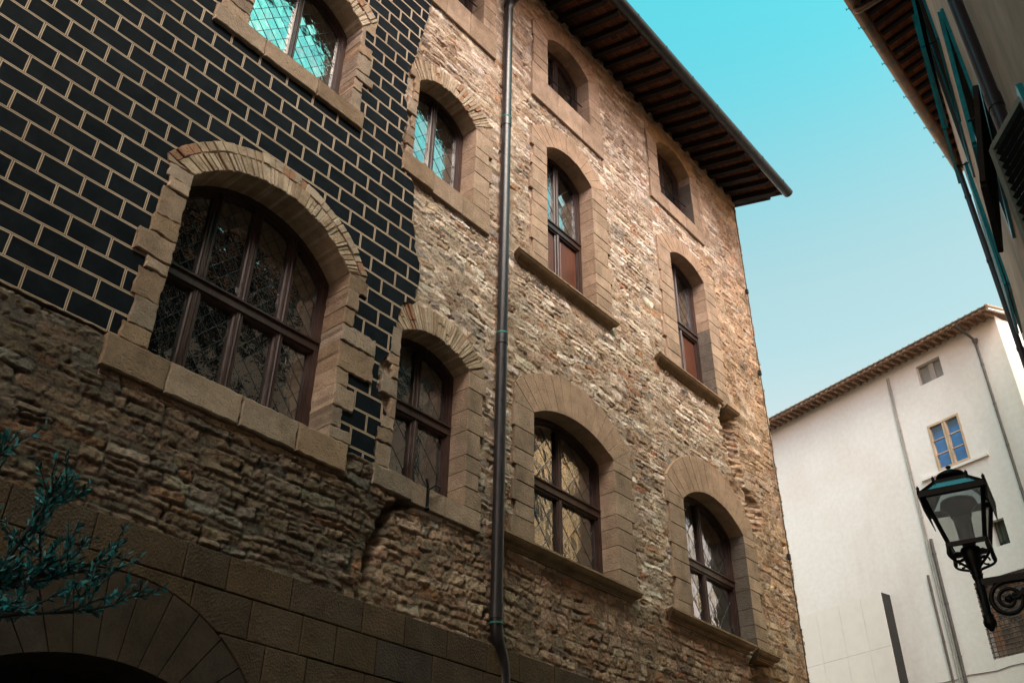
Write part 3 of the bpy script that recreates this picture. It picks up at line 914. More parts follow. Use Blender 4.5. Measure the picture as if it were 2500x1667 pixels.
NAMES = dict(A='broad two light arched window cut by the top of the photo', B='large four light arched window in the black brick panel', C='arched two light window beside the black panel',
             D='attic window cut by the top edge left of the downpipe', E='attic window right of the downpipe under the eaves', F='attic window nearest the corner',
             G='tall arched window with wood panels right of the downpipe', H='tall arched window with wood panels near the corner', I='arched window left of the downpipe with a blue curtain',
             J='wide arched window right of the downpipe above a moulded sill', K='arched window nearest the corner with one darker reveal')
def window(key):
    w = WIN[key]; x0, x1, zb, zs, zc = w
    yf = YW + (.25 if key == 'B' else .20)
    m = MB()
    ring(m, w, -.012, .052, yf, yf + .10)
    ring(m, w, .052, .072, yf + .022, yf + .10)
    ring(m, w, .072, .086, yf + .034, yf + .08)
    win = m.build('window', M['wood'], pal, NAMES[key])
    n = LIGHTS.get(key, 2); tz = TRANS.get(key)
    yg = yf + .062
    inner = opening(w, .07)
    top = max(p[1] for p in inner)
    xs = [x0 + .0 + (x1 - x0) * i / n for i in range(n + 1)]
    mw_ = .105 if key == 'B' else .098
    def topz(x):
        q = clip(clip(inner, 1, 0, x + .01), -1, 0, -(x - .01)); return max(p[1] for p in q) + .02
    mm = MB()
    zlow = zb + .05
    for x in xs[1:-1]:
        if tz:
            moulded_bar(mm, (x, tz + .05), (x, topz(x)), mw_, yf + .004)
            moulded_bar(mm, (x, zlow), (x, tz - .06), mw_, yf + .004)
        else: moulded_bar(mm, (x, zlow), (x, topz(x)), mw_, yf + .004)
    mm.build('mullion', M['wood'], win)
    lights = []
    for i in range(n):
        a = xs[i] + (mw_ / 2 if i else .07) - .005; b = xs[i + 1] - (mw_ / 2 if i < n - 1 else .07) + .005
        col_ = clip(clip(inner, -1, 0, -a), 1, 0, b)
        if tz:
            lights.append(clip(col_, 0, -1, -(tz + .04))); low = clip(col_, 0, 1, tz - .05)
            if key in 'GH':
                pm = MB()
                xa, xb = a, b; za, z2 = zb + .09, tz - .075
                pm.prism([(xa + .0, za), (xb, za), (xb, z2), (xa, z2)], yf + .05, yf + .07, .004)
                pm.prism([(xa + .045, za + .05), (xb - .045, za + .05), (xb - .045, z2 - .05), (xa + .045, z2 - .05)], yf + .040, yf + .06, .012)
                pm.build('wood_panel', M['panel'], win)
            else: lights.append(low)
        elif key in 'DEF':
            lights.append(clip(col_, 0, -1, -(zb + .20)))
            pm = MB(); pm.prism([(a, zb + .06), (b, zb + .06), (b, zb + .15), (a, zb + .15)], yf + .045, yf + .07, .006)
            pm.build('wood_panel', M['wood'], win)
        else: lights.append(col_)
    if tz:
        tm = MB(); h = .15
        tm.box((x0 + .01, yf - .004, tz - .055), (x1 - .01, yf + .09, tz + .045))
        tm.box((x0 + .01, yf - .022, tz + .030), (x1 - .01, yf + .03, tz + .048))
        tm.box((x0 + .05, yf + .016, tz - .085), (x1 - .05, yf + .08, tz - .055))
        tm.build('transom', M['wood'], win)
    if key in 'DEF':
        tm = MB(); moulded_bar(tm, (x0 + .03, zb + .18), (x1 - .03, zb + .18), .07, yf + .006); tm.build('transom', M['wood'], win)
        rb = MB(); rb.tube([(x0 + .02, YW + .10, zb + .42), (x1 - .01, YW + .10, zb + .50)], .009, 8)
        rb.build('iron_rod', M['iron'], win)
    # glass
    gm = MB()
    for lp in lights:
        if len(lp) < 3: continue
        gm.add([(p[0], yg, p[1]) for p in lp], [tuple(range(len(lp)))])
    gm.build('glass', GLASS[PITCH[key]], win)
    pc = PITCH[key]
    # lead lattice
    lm = MB()
    for lp in lights:
        zs_ = [p[1] for p in lp]; xs_ = [p[0] for p in lp]
        for s in (1, -1):
            cs = [p[1] - s * 1.16 * p[0] for p in lp]
            k0 = math.ceil(min(cs) / pc); k1 = math.floor(max(cs) / pc)
            for k in range(k0, k1 + 1):
                c = k * pc; p = (0, c); d = (1, s * 1.16)
                r = seg_in(lp, p, d)
                if r is None: continue
                P = (r[0], yg - .0016 + .0006 * s, c + s * 1.16 * r[0]); Q = (r[1], yg - .0016 + .0006 * s, c + s * 1.16 * r[1])
                lm.bar(P, Q, .0048, .003, (0, 1, 0))
    lm.build('leading', M['lead'], win)
    # room behind: splayed plaster reveal then darkness
    rm = MB()
    ya, yb_ = yf + .11, yf + .62
    rm.add([(x0, ya, zb), (x0, ya, zc + .05), (x0 - .16, yb_, zc + .05), (x0 - .16, yb_, zb)], [(0, 1, 2, 3)])
    rm.add([(x1, ya, zb), (x1, ya, zc + .05), (x1 + .16, yb_, zc + .05), (x1 + .16, yb_, zb)], [(3, 2, 1, 0)])
    rm.add([(x0, ya, zb), (x1, ya, zb), (x1 + .16, yb_, zb), (x0 - .16, yb_, zb)], [(3, 2, 1, 0)])
    rm.add([(x0, ya, zc + .05), (x1, ya, zc + .05), (x1 + .16, yb_, zc + .05), (x0 - .16, yb_, zc + .05)], [(0, 1, 2, 3)])
    rm.build('inner_reveal', M['room'], win)
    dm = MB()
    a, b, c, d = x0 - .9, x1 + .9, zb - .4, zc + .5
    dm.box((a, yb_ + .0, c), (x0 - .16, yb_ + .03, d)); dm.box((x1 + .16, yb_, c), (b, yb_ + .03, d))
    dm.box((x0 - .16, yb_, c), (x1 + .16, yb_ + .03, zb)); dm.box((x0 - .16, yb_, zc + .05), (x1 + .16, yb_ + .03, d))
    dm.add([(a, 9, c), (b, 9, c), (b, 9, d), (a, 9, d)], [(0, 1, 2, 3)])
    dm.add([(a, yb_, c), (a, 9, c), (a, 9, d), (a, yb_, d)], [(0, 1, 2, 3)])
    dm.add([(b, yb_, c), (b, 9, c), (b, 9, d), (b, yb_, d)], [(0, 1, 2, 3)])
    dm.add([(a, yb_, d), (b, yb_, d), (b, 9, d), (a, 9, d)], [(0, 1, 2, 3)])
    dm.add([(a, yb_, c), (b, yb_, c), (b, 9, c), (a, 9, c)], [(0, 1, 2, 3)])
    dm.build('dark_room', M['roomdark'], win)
    surround(key, win)
    if key in 'GHJK': moulded_sill(key, win)
    if key == 'I':
        cm = MB()
        n_ = 40
        vs = []
        for i in range(n_ + 1):
            t = i / n_; x = x1 - .30 + .24 * t; y = yf + .13 + .02 * math.sin(t * 26)
            vs += [(x, y, zb + .02), (x + .05, y, zb + .55), (x + .09, y, zs - .1)]
        fs = []
        for i in range(n_):
            for k in (0, 1): fs.append((3 * i + k, 3 * i + 3 + k, 3 * i + 4 + k, 3 * i + 1 + k))
        cm.add(vs, fs, (1, 1, 1), True); cm.build('curtain', M['curtain'], win, 'deep blue curtain behind the glass')
        bm_ = MB()
        yy = YW - .075
        bm_.bar((5.66, yy, 5.16), (5.66, yy, 5.36), .022, .018, (0, 1, 0))
        bm_.bar((5.66, yy, 5.36), (5.62, yy - .01, 5.44), .018, .016, (0, 1, 0))
        bm_.tube([(5.66, yy, 5.34), (5.72, yy - .03, 5.40), (5.82, yy, 5.42), (5.95, YW + .1, 5.42)], .010, 8)
        bm_.lathe((5.66, yy, 5.13), [(.001, 0), (.022, .004), (.026, .02), (.018, .036), (.001, .04)], 10)
        bm_.build('iron_holder', M['iron'], win)
    return win
for k in WIN: window(k)

# ------------------------------------------------------------------ tooled base course and entrance arch
bb = MB()
BASEC = [(.098, .062, .040), (.110, .070, .043), (.090, .060, .041), (.080, .060, .048), (.104, .066, .037)]  # darkened so the colour holds the shade at the wall's foot
rows = [(3.85, 4.115), (3.55, 3.85), (3.24, 3.55), (2.9, 3.24), (2.5, 2.9), (2.1, 2.5), (1.7, 2.1), (1.3, 1.7), (.9, 1.3), (.45, .9), (0, .45)]
fixed = {0: [-9, -8, -7, -6, -5, -4, -3.2, -2.5, -1.8, -1.1, -.4, .3, .95, 1.5, 2.07, 2.65, 3.345, 3.705, 4.29, 5.02, 5.50, 6.02, 6.55, 7.02], 1: [2.2, 2.75, 3.455, 3.955, 4.43, 4.77, 5.2, 5.85, 6.5, 7.1]}
EXC, EXR = (2.95, 2.40), 1.37               # extrados circle of the arch
def ext_r(x):
    d = x - EXC[0]
    return EXC[1] + math.sqrt(max(0, EXR ** 2 - d * d)) if abs(d) < EXR else 0
for ri, (za, zb_) in enumerate(rows):
    xs_ = fixed.get(ri)
    if not xs_: xs_ = []
    x = xs_[-1] if xs_ else -9
    if ri == 1: xs_ = [-9 + .6 * i for i in range(18)] + xs_
    xs_ = sorted(set(xs_)); x = xs_[-1] if xs_ else -9.0
    if not xs_: xs_ = [x]
    while x < 13.6:
        x += pr.uniform(.38, .72); x = min(x, 13.70); xs_.append(x)
        if x > 13.65: break
    for a, b in zip(xs_[:-1], xs_[1:]):
        if b - a < .05: continue
        n = 10
        lowr = []
        xs2 = [a + .004 + (b - a - .008) * i / n for i in range(n + 1)]
        zt = zb_ - .004
        low = [(x, max(za + .004, ext_r(x) + .003)) for x in xs2]
        low = [(x, min(z, zt)) for x, z in low]
        if all(z > zt - .01 for _, z in low): continue
        if za < 2.45 and abs((a + b) / 2 - EXC[0]) < EXR: 
            if b < EXC[0]: b2 = EXC[0] - EXR
            low = None
            if a < EXC[0] - EXR < b: low = [(a + .004, za + .004), (EXC[0] - EXR - .003, za + .004)]
            elif a < EXC[0] + EXR < b: low = [(EXC[0] + EXR + .003, za + .004), (b - .004, za + .004)]
            if not low: continue
        # drop the collapsed run
        pts = [p for p in low if p[1] < zt - .004] if len(low) > 2 else low
        if len(pts) < 2: continue
        poly = pts + [(pts[-1][0], zt), (pts[0][0], zt)]
        if (pts[-1][0] - pts[0][0]) < .03: continue
        c = jit(pr.choice(BASEC), .08)
        bb.prism(rough_edge(poly, .003) if len(poly) < 8 else poly, YW - .070 - pr.uniform(0, .006), YW + .12, .007, c)
for z0_, z1_ in ((2.4, 2.75), (2.0, 2.4), (1.6, 2.0), (1.2, 1.6), (.8, 1.2), (.4, .8), (0, .4)):
    pass
base = bb.build('base_blocks', M['base'], pal)
am = MB()
n = 19
a0 = math.asin(1.28 / DOORR)
def intr(t):
    a = -a0 + 2 * a0 * t
    return (DOORX + DOORR * math.sin(a), DOORC + DOORR * math.cos(a))
def extr(t):
    a = math.radians(-97 + 194 * t)
    return (EXC[0] + (EXR - .004) * math.sin(a), EXC[1] + (EXR - .004) * math.cos(a))
for i in range(n):
    t0, t1 = i / n + .0012, (i + 1) / n - .0012
    m = 5
    poly = [intr(t0 + (t1 - t0) * k / m) for k in range(m + 1)] + [extr(t1 + (t0 - t1) * k / m) for k in range(m + 1)]
    c = jit(pr.choice([(.066, .044, .032), (.072, .049, .036), (.062, .045, .036), (.056, .038, .026), (.069, .048, .036)]), .10)  # darkened further to hold the deep shade over the arch
    am.prism(poly, YW - .068 - pr.uniform(0, .003), YW + .6, .002, c)
for sg in (-1, 1):
    xi = DOORX + sg * 1.28; xo = EXC[0] + sg * EXR
    z = 2.45
    while z > 0:
        za = max(0, z - .42)
        zt2 = z if z < 2.3 else 2.24
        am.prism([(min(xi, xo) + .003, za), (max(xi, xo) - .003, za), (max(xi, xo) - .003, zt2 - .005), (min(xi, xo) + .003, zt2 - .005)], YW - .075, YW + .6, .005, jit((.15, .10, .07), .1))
        z = za
am.build('entrance_arch', M['voussoir'], pal)
dd = MB()
dd.box((1.5, YW + .5, 0), (4.4, YW + .56, 3.3))
for x in np.arange(1.8, 4.2, .24): dd.box((x, YW + .485, 0), (x + .22, YW + .5, 3.2))
dd.build('door', M['door'], pal)

# ------------------------------------------------------------------ eaves, gutter, downpipe
SL = .30
zt_w = 14.70                        # underside of the tiles at the wall
def zsl(y): return zt_w - (YW - y) * SL
xr = 13.715
kk = 0
while xr > -.6:
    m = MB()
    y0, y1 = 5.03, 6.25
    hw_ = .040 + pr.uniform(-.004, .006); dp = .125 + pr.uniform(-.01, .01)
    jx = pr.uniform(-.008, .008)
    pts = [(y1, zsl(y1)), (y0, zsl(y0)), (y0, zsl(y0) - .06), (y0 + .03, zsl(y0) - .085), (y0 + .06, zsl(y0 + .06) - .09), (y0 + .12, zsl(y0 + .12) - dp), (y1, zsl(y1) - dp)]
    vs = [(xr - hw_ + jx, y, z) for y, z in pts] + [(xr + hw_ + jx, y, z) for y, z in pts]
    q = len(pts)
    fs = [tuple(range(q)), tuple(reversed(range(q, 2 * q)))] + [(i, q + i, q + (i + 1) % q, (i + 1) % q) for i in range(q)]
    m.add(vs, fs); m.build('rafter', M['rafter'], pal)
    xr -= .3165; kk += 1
m = MB()
XE = 13.90
m.add([(-9, 4.97, zsl(4.97)), (XE, 4.97, zsl(4.97)), (XE, 6.3, zsl(6.3)), (-9, 6.3, zsl(6.3)), (-9, 4.97, zsl(4.97) + .05), (XE, 4.97, zsl(4.97) + .05), (XE, 6.3, zsl(6.3) + .05), (-9, 6.3, zsl(6.3) + .05)],
      [(3, 2, 1, 0), (4, 5, 6, 7), (0, 1, 5, 4), (1, 2, 6, 5), (2, 3, 7, 6), (3, 0, 4, 7)])
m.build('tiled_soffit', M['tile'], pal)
m = MB()
for i in range(60):
    xa = -1 + i * .25
    if xa > XE - .1: break
    zz = zsl(5.0); j = pr.uniform(-.008, .008)
    m.box((xa, 4.985 + j, zz - .045 + j), (min(xa + .247, XE), 5.03, zz + .09))
m.box((XE - .06, 4.99, zsl(5.0) - .05), (XE, 5.06, zsl(5) + .08))
m.build('eave_board', M['fascia'], pal)
# verge boards at the corner end
m = MB()
for dx, wid, y0 in ((.035, .055, 5.02), (.115, .05, 5.30)):
    xa = 13.80 + dx
    m.bar((xa, y0, zsl(y0) - .045), (xa, 6.6, zsl(6.6) - .045), wid, .085)
m.build('verge_board', M['rafter'], pal)
# roof plane with cover tiles
m = MB()
m.add([(-9, 5.0, zsl(5.0) + .055), (XE + .06, 5.0, zsl(5.0) + .055), (XE + .06, 10.5, zsl(10.5) + .055), (-9, 10.5, zsl(10.5) + .055)], [(0, 1, 2, 3)], (.26, .13, .08))
x = -.5
while x < XE + .05:
    pts = [(x, y, zsl(y) + .075) for y in (4.99, 6.5, 8.5, 10.5)]
    m.tube(pts, .075, 10, jit((.27, .14, .085), .2)); x += .21
m.build('roof', M['rooftile'], pal)
# gutter
def half_pipe(m, p0, p1, r, th=.006, n=14, out=(0, -1, 0)):
    p0 = Vector(p0); p1 = Vector(p1); t = (p1 - p0).normalized(); o = Vector(out); u = Vector((0, 0, 1))
    vs = []
    for rr in (r, r - th):
        for e in (p0, p1):
            for k in range(n + 1):
                a = math.pi * (1.06 * k / n - .03)
                vs.append(e + o * rr * math.cos(a) - u * rr * math.sin(a))
    q = n + 1; fs = []
    for k in range(n):
        fs.append((k, k + 1, q + k + 1, q + k)); fs.append((2 * q + k, 3 * q + k, 3 * q + k + 1, 2 * q + k + 1))
    fs += [(0, q, 3 * q, 2 * q), (q - 1, 3 * q - 1, 4 * q - 1, 2 * q - 1)]
    m.add(vs, fs, (1, 1, 1), True)
GY, GZ, GR = 4.885, 14.235, .096
m = MB(); half_pipe(m, (-9, GY, GZ), (13.80, GY, GZ), GR)
cap = [(13.80, GY - GR * math.cos(math.pi * k / 14), GZ - GR * math.sin(math.pi * k / 14)) for k in range(15)]
m.add(cap, [tuple(range(15))])
m.build('gutter', M['eavegutter'], pal)
m = MB()
x = 13.42
while x > 0:
    m = MB(); half_pipe(m, (x - .012, GY, GZ + .002), (x + .012, GY, GZ + .002), GR + .006, .008)
    m.bar((x, GY - GR - .003, GZ + .012), (x, GY - GR + .05, GZ + .03), .016, .01)
    x -= .82; m.build('gutter_strap', M['eavegutter'], pal)
# downpipe
PX, PY, PR = 6.65, 5.915, .062
m = MB()
def bend(P, r=.1, n=6):
    out = [Vector(P[0])]
    for i in range(1, len(P) - 1):
        a, b, c = Vector(P[i - 1]), Vector(P[i]), Vector(P[i + 1])
        d1 = (a - b).normalized(); d2 = (c - b).normalized()
        s = b + d1 * min(r, (a - b).length * .45); e = b + d2 * min(r, (c - b).length * .45)
        for k in range(n + 1):
            t = k / n; out.append(s * (1 - t) ** 2 + b * 2 * t * (1 - t) + e * t * t)
    out.append(Vector(P[-1])); return out
path = bend([(PX + .05, GY, GZ - .06), (PX + .03, GY + .1, 13.92), (PX, PY, 13.55), (PX, PY, 4.22), (PX + .17, PY + .04, 3.97), (PX + .17, PY + .04, .2)], .16)
m.tube(path, PR, 20)
m.build('downpipe', M['pipe'], pal)
for z in (13.5, 10.98, 7.48, 4.36):
    dp_ = MB(); dp_.tube([(PX, PY, z + .14), (PX, PY, z)], PR + .007, 20); dp_.build('pipe_collar', M['pipe'], pal)
for z in (13.64, 11.13, 7.62, 4.31):
    dp_ = MB(); dp_.tube([(PX, PY, z - .004), (PX, PY, z + .012)], PR + .010, 20); dp_.build('patina_ring', M['patina'], pal)
# thin cable down the corner
m = MB()
pts = []
z = 14.35
while z > 3.0:
    pts.append((13.60 + pr.uniform(-.006, .006), YW - .045 - pr.uniform(0, .006), z)); z -= .35
m.tube(pts, .008, 6)
for z in (12.2, 10.4, 7.0): m.box((13.58, YW - .065, z), (13.63, YW - .02, z + .09))
m.build('cable', M['cable'], pal)

def put_local(o, parent):
    o.parent = parent; return o
def buildL(m, name, mat, parent, label=None):
    o = m.build(name, mat, None, label); o.parent = parent; return o

# ------------------------------------------------------------------ plaster house on the right
SLP = .169
yw = lambda x: -.468 + SLP * x
def WP(x, e, z): return Vector((x, yw(x) + e * 1.014, z))
rb = empty('plaster_house', (13.3, yw(13.3), 0))
tag(rb, 'beige plaster house seen steeply from below with teal shutters and a copper gutter', 'building')
XF = 13.3
m = MB()
a, b = WP(-14, 0, 0), WP(XF, 0, 0)
vs = [a, b, Vector((XF + .2, -9, 0)), Vector((-14, -9, 0))]
top = 12.85
m.add([Vector((v.x, v.y, 0)) for v in vs] + [Vector((v.x, v.y, top)) for v in vs], [(3, 2, 1, 0), (4, 5, 6, 7), (0, 1, 5, 4), (1, 2, 6, 5), (2, 3, 7, 6), (3, 0, 4, 7)])
a, b = WP(-14, -.002, 0), WP(1.2, -.002, 0)  # unseen taller block, added to shade the lower left of the palazzo
vs = [a, b, Vector((1.2, -9, 0)), Vector((-14, -9, 0))]
m.add([Vector((v.x, v.y, 12.8)) for v in vs] + [Vector((v.x, v.y, 17.0)) for v in vs], [(4, 5, 6, 7), (0, 1, 5, 4), (1, 2, 6, 5), (2, 3, 7, 6), (3, 0, 4, 7)])
m.build('wall', M['beige'], rb)
# eaves: square to the street while the wall runs askew
GY2, GZ2 = 1.79, 12.62
zs2 = lambda y: GZ2 + .06 + (GY2 - y) * .22
x = 13.2
while x > 4.5:
    m = MB(); y1 = yw(x) - .25
    m.obox(((x), (GY2 - .04 + y1) / 2, (zs2(GY2 - .04) + zs2(y1)) / 2 - .035), (0, 1, -.22), (1, 0, 0), (0, .22, 1), (GY2 - .04 - y1) / 2 * 1.02, .028, .035)
    m.build('rafter', M['rafter'], rb); x -= .22
m = MB()
m.add([(-14, GY2, zs2(GY2)), (XF + .1, GY2, zs2(GY2)), (XF + .1, -4, zs2(-4)), (-14, -4, zs2(-4)), (-14, GY2, zs2(GY2) + .06), (XF + .1, GY2, zs2(GY2) + .06), (XF + .1, -4, zs2(-4) + .06), (-14, -4, zs2(-4) + .06)],
      [(0, 1, 2, 3), (7, 6, 5, 4), (0, 4, 5, 1), (1, 5, 6, 2), (2, 6, 7, 3), (3, 7, 4, 0)])
m.build('tiled_soffit', M['tile2'], rb)
m = MB(); half_pipe(m, (XF + .05, GY2 + .05, GZ2 + .04), (-14, GY2 + .05, GZ2 + .04), .082, out=(0, 1, 0)); 
m.build('gutter', M['gutter2'], rb)
x = 12.9
while x > 6:
    m = MB(); half_pipe(m, (x + .008, GY2 + .05, GZ2 + .042), (x - .008, GY2 + .05, GZ2 + .042), .088, .006, 12, (0, 1, 0))
    m.tube([(x, GY2 + .13, GZ2 + .03), (x, GY2 + .165, GZ2 + .045)], .006, 6)
    m.bar((x - .0, GY2 + .165, GZ2 + .025), (x, GY2 + .165, GZ2 + .065), .012, .012, (0, 1, 0))
    m.build('gutter_hook', M['shutter'], rb); x -= .41
m = MB()
m.tube(bend([(9.22, GY2 + .05, GZ2 - .02), (9.22, GY2 + .05, GZ2 - .10), (9.25, GY2 - .9, GZ2 - .02)], .08), .04, 12)
m.build('offset_pipe', M['gutter2'], rb)
m = MB()
m.tube([(13.18, 1.835, GZ2 - .04), (13.18, 1.835, .1)], .043, 14)
for z in (11.9, 10.6, 9.0, 7.2): m.tube([(13.18, 1.835, z), (13.18, 1.835, z + .05)], .050, 14)
m.build('downpipe', M['bluepipe'], rb)
m = MB()
px, pe = 4.42, .058
q = WP(px, pe, 0)
m.tube([(q.x, q.y, 12.6), (q.x, q.y, .1)], .039, 16)
for z in (5.55, 7.6): m.tube([(q.x, q.y, z), (q.x, q.y, z + .10)], .044, 16)
m.build('downpipe', M['bluepipe'], rb)

def flap(parent, xa, xb, zt, zb, et, eb, mf, ms, slats=True, name='shutter', midrail=True):
    A, B, C_, D = WP(xa, et, zt), WP(xb, et, zt), WP(xb, eb, zb), WP(xa, eb, zb)
    m = MB(); nrm = (B - A).cross(D - A).normalized()
    for p, q in ((A, B), (B, C_), (C_, D), (D, A)): m.bar(p, q, .034, .055, nrm.cross(q - p))
    mid0, mid1 = (A + B) / 2, (C_ + D) / 2
    if midrail: m.bar(mid0, mid1, .034, .06, nrm.cross(mid1 - mid0))
    o = m.build(name, mf, parent)
    m = MB(); n = max(4, int((A - D).length / .06))
    up = (A - D).normalized()
    for i in range(n):
        t = (i + .5) / n; p = D.lerp(A, t); q = C_.lerp(B, t)
        m.bar(p, q, .040, .008, (up + nrm * .9).normalized())
    m.build('slats', ms, o)
    return o
def hook(parent, xa, z, e):
    m = MB(); m.tube([WP(xa, -.02, z), WP(xa, e, z + .01)], .009, 6); m.tube([WP(xa, .02, z - .05), WP(xa, .02, z + .05)], .008, 6)
    m.build('stay_rod', M['iron'], parent)
def house_window(xa, xb, zt, zb, label):
    m = MB()
    A, B = WP(xa - .03, .012, zt + .03), WP(xb + .03, .012, zb - .03)
    for p, q in ((WP(xa, 0, zt), WP(xb, 0, zt)), (WP(xa, 0, zb), WP(xb, 0, zb))): m.bar(p, q, .05, .07)
    for p, q in ((WP(xa, 0, zt), WP(xa, 0, zb)), (WP(xb, 0, zt), WP(xb, 0, zb))): m.bar(p, q, .05, .07, (1, SLP, 0))
    w = m.build('window', M['shutter'], rb, label)
    m = MB(); m.add([WP(xa, .012, zb), WP(xb, .012, zb), WP(xb, .012, zt), WP(xa, .012, zt)], [(0, 1, 2, 3)])  # flat dark panel on the solid wall, stands for the shaded recess
    m.build('opening', M['roomdark'], w)
    return w
w = house_window(6.15, 7.45, 8.34, 6.86, 'middle window with its teal lower shutter pushed out')
flap(w, 6.15, 7.45, 8.33, 6.86, .035, .125, M['shutter'], M['louvre']); hook(w, 6.3, 6.95, .11); hook(w, 6.05, 7.0, .12)
w = house_window(7.9, 9.2, 11.7, 9.9, 'upper window with teal shutters below the eaves')
flap(w, 7.9, 9.2, 11.7, 9.9, .03, .165, M['shutter'], M['louvre']); hook(w, 8.0, 10.0, .15)
w = house_window(9.45, 10.5, 12.15, 10.1, 'far window with a greenish shutter standing off the wall')
flap(w, 9.45, 10.5, 12.15, 10.1, .10, .19, M['shutter'], M['frame_grey']); hook(w, 10.4, 10.25, .17)
w = house_window(11.3, 12.5, 11.0, 8.9, 'window behind the far downpipe')
flap(w, 11.3, 12.5, 11.0, 8.9, .03, .06, M['shutter'], M['shutter']); hook(w, 11.35, 9.0, .08)
w = house_window(5.3, 6.05, 6.6, 5.78, 'small window with a dark brown flap')
flap(w, 5.3, 6.05, 6.58, 5.80, .05, .20, M['rafter'], M['rafter'])
for (xa, xb, zb_) in ((5.75, 6.75, 9.5), (4.5, 5.5, 8.6), (7.0, 7.7, 10.5), (2.6, 3.9, 9.0)):  # unseen dark windows, added to darken what the opposite glass reflects
    w = house_window(xa, xb, 12.2, zb_, 'added unseen window with dark shutters to darken glass reflections')
    flap(w, xa, xb, 12.2, zb_, .03, .06, M['louvre'], M['louvre'])
# near leaf swung out beside the pipe
w = house_window(3.70, 4.25, 4.95, 3.2, 'nearest window with a grey green louvred leaf swung out')
m = MB()
A, B = Vector((3.74, .168, 0)), Vector((4.0, .383, 0))
dz = Vector((0, 0, 1)); nr = (B - A).cross(dz).normalized()
for p, q in ((A + dz * 4.94, B + dz * 4.94), (A + dz * 3.2, B + dz * 3.2), (B + dz * 4.95, B + dz * 3.2), (A + dz * 4.95, A + dz * 3.2), (A + dz * 4.2, B + dz * 4.2)): m.bar(p, q, .03, .035, nr.cross(q - p))
o = m.build('shutter', M['frame_grey'], w)
m = MB()
z = 3.24
dA = (B - A) * .07
while z < 4.9: m.bar(A + dA + dz * z, B - dA + dz * z, .026, .006, (dz + nr * .8).normalized()); z += .047
m.build('slats', M['louvre'], o)
m = MB()
for (xx, zz) in ((4.95, 4.65), (5.0, 4.42)):
    c = WP(xx, .005, zz)
    for k in range(4):
        a = math.pi / 2 * k
        d = Vector((math.cos(a) * .05, math.cos(a) * .05 * SLP, math.sin(a) * .07)); e = Vector((math.cos(a + 1.57) * .05, math.cos(a + 1.57) * .05 * SLP, math.sin(a + 1.57) * .07))
        m.bar(c + d, c + e, .02, .02, (0, 1, 0))
m.build('vent', M['white'], rb)

# ------------------------------------------------------------------ white house across the end of the street
wh = empty('white_house', (20.1625, 3.0963, 0)); wh.rotation_euler = (0, 0, R(75.03))
tag(wh, 'tall white rendered house with tiled eaves at the end of the street', 'building')
m = MB()
H = 13.98
holes = [[(1.50, 13.16), (2.13, 13.16), (2.13, 13.68), (1.50, 13.68)], [(1.43, 10.98), (2.23, 10.98), (2.23, 12.12), (1.43, 12.12)], [(.35, 6.82), (2.12, 6.82), (2.12, 8.38), (.35, 8.38)], [(1.12, 8.95), (1.42, 8.95), (1.42, 9.5), (1.12, 9.5)]]
vs, fs = fill([[(0, 0), (16, 0), (16, H), (0, H)]] + holes, -.32, 0)
m.add(vs, fs)
m.add([(0, -.32, 0), (0, -9, 0), (0, -9, H + 2.0), (0, -.32, H)], [(0, 1, 2, 3)])
m.box((.01, -.8, 0), (16, -.7, H))
buildL(m, 'wall', M['white'], wh)
m = MB()
for i in range(85):
    s = .04 + i * .19
    pts = [(.0, 14.05), (.36, 13.96), (.36, 13.92), (.30, 13.885), (.0, 13.93)]
    vs = [(s - .028, e, z) for e, z in pts] + [(s + .028, e, z) for e, z in pts]; q = 5
    m.add(vs, [tuple(range(q)), tuple(reversed(range(q, 2 * q)))] + [(k, q + k, q + (k + 1) % q, (k + 1) % q) for k in range(q)], (1, 1, 1))
    if (i + 1) % 1 == 0:
        buildL(m, 'rafter', M['tanrafter'], wh); m = MB()
m = MB()
zr = lambda e: 14.06 - e * .27
m.add([(-.12, .44, zr(.44)), (16, .44, zr(.44)), (16, -5, zr(-5)), (-.12, -5, zr(-5)), (-.12, .44, zr(.44) + .035), (16, .44, zr(.44) + .035), (16, -5, zr(-5) + .035), (-.12, -5, zr(-5) + .035)],
      [(0, 1, 2, 3), (7, 6, 5, 4), (0, 4, 5, 1), (1, 5, 6, 2), (2, 6, 7, 3), (3, 7, 4, 0)], (.42, .25, .17))
s = -.1
while s < 15.9:
    m.tube([(s, e, zr(e) + .05) for e in (.47, -.6, -2, -5)], .05, 8, jit((.46, .33, .25), .25)); s += .165
buildL(m, 'roof', M['rooftile'], wh)
m = MB(); half_pipe(m, (-.1, .455, 14.0), (16, .455, 14.0), .038, out=(0, 1, 0)); buildL(m, 'gutter', M['gutter3'], wh)
m = MB(); m.bar((-.10, .45, zr(.45) + .02), (-.10, -5, zr(-5) + .02), .05, .12); buildL(m, 'verge', M['white'], wh)
# windows
m = MB()
vs, fs = fill([[(1.50, 13.16), (2.13, 13.16), (2.13, 13.68), (1.50, 13.68)], [(1.525, 13.185), (2.105, 13.185), (2.105, 13.655), (1.525, 13.655)]], -.16, -.10); m.add(vs, fs)
m.box((1.74, -.15, 13.17), (1.87, -.095, 13.67))
w = buildL(m, 'window', M['palepipe'], wh, 'small attic window with two grey panes')
m = MB(); m.add([(1.5, -.13, 13.16), (2.13, -.13, 13.16), (2.13, -.13, 13.68), (1.5, -.13, 13.68)], [(0, 1, 2, 3)]); buildL(m, 'pane', M['greyglass'], w)
m = MB()
x0, x1, z0, z1 = 1.43, 2.23, 10.98, 12.12
vs, fs = fill([[(x0 - .0, z0), (x1, z0), (x1, z1), (x0, z1)], [(x0 + .05, z0 + .05), (x1 - .05, z0 + .05), (x1 - .05, z1 - .05), (x0 + .05, z1 - .05)]], -.09, .012); m.add(vs, fs)
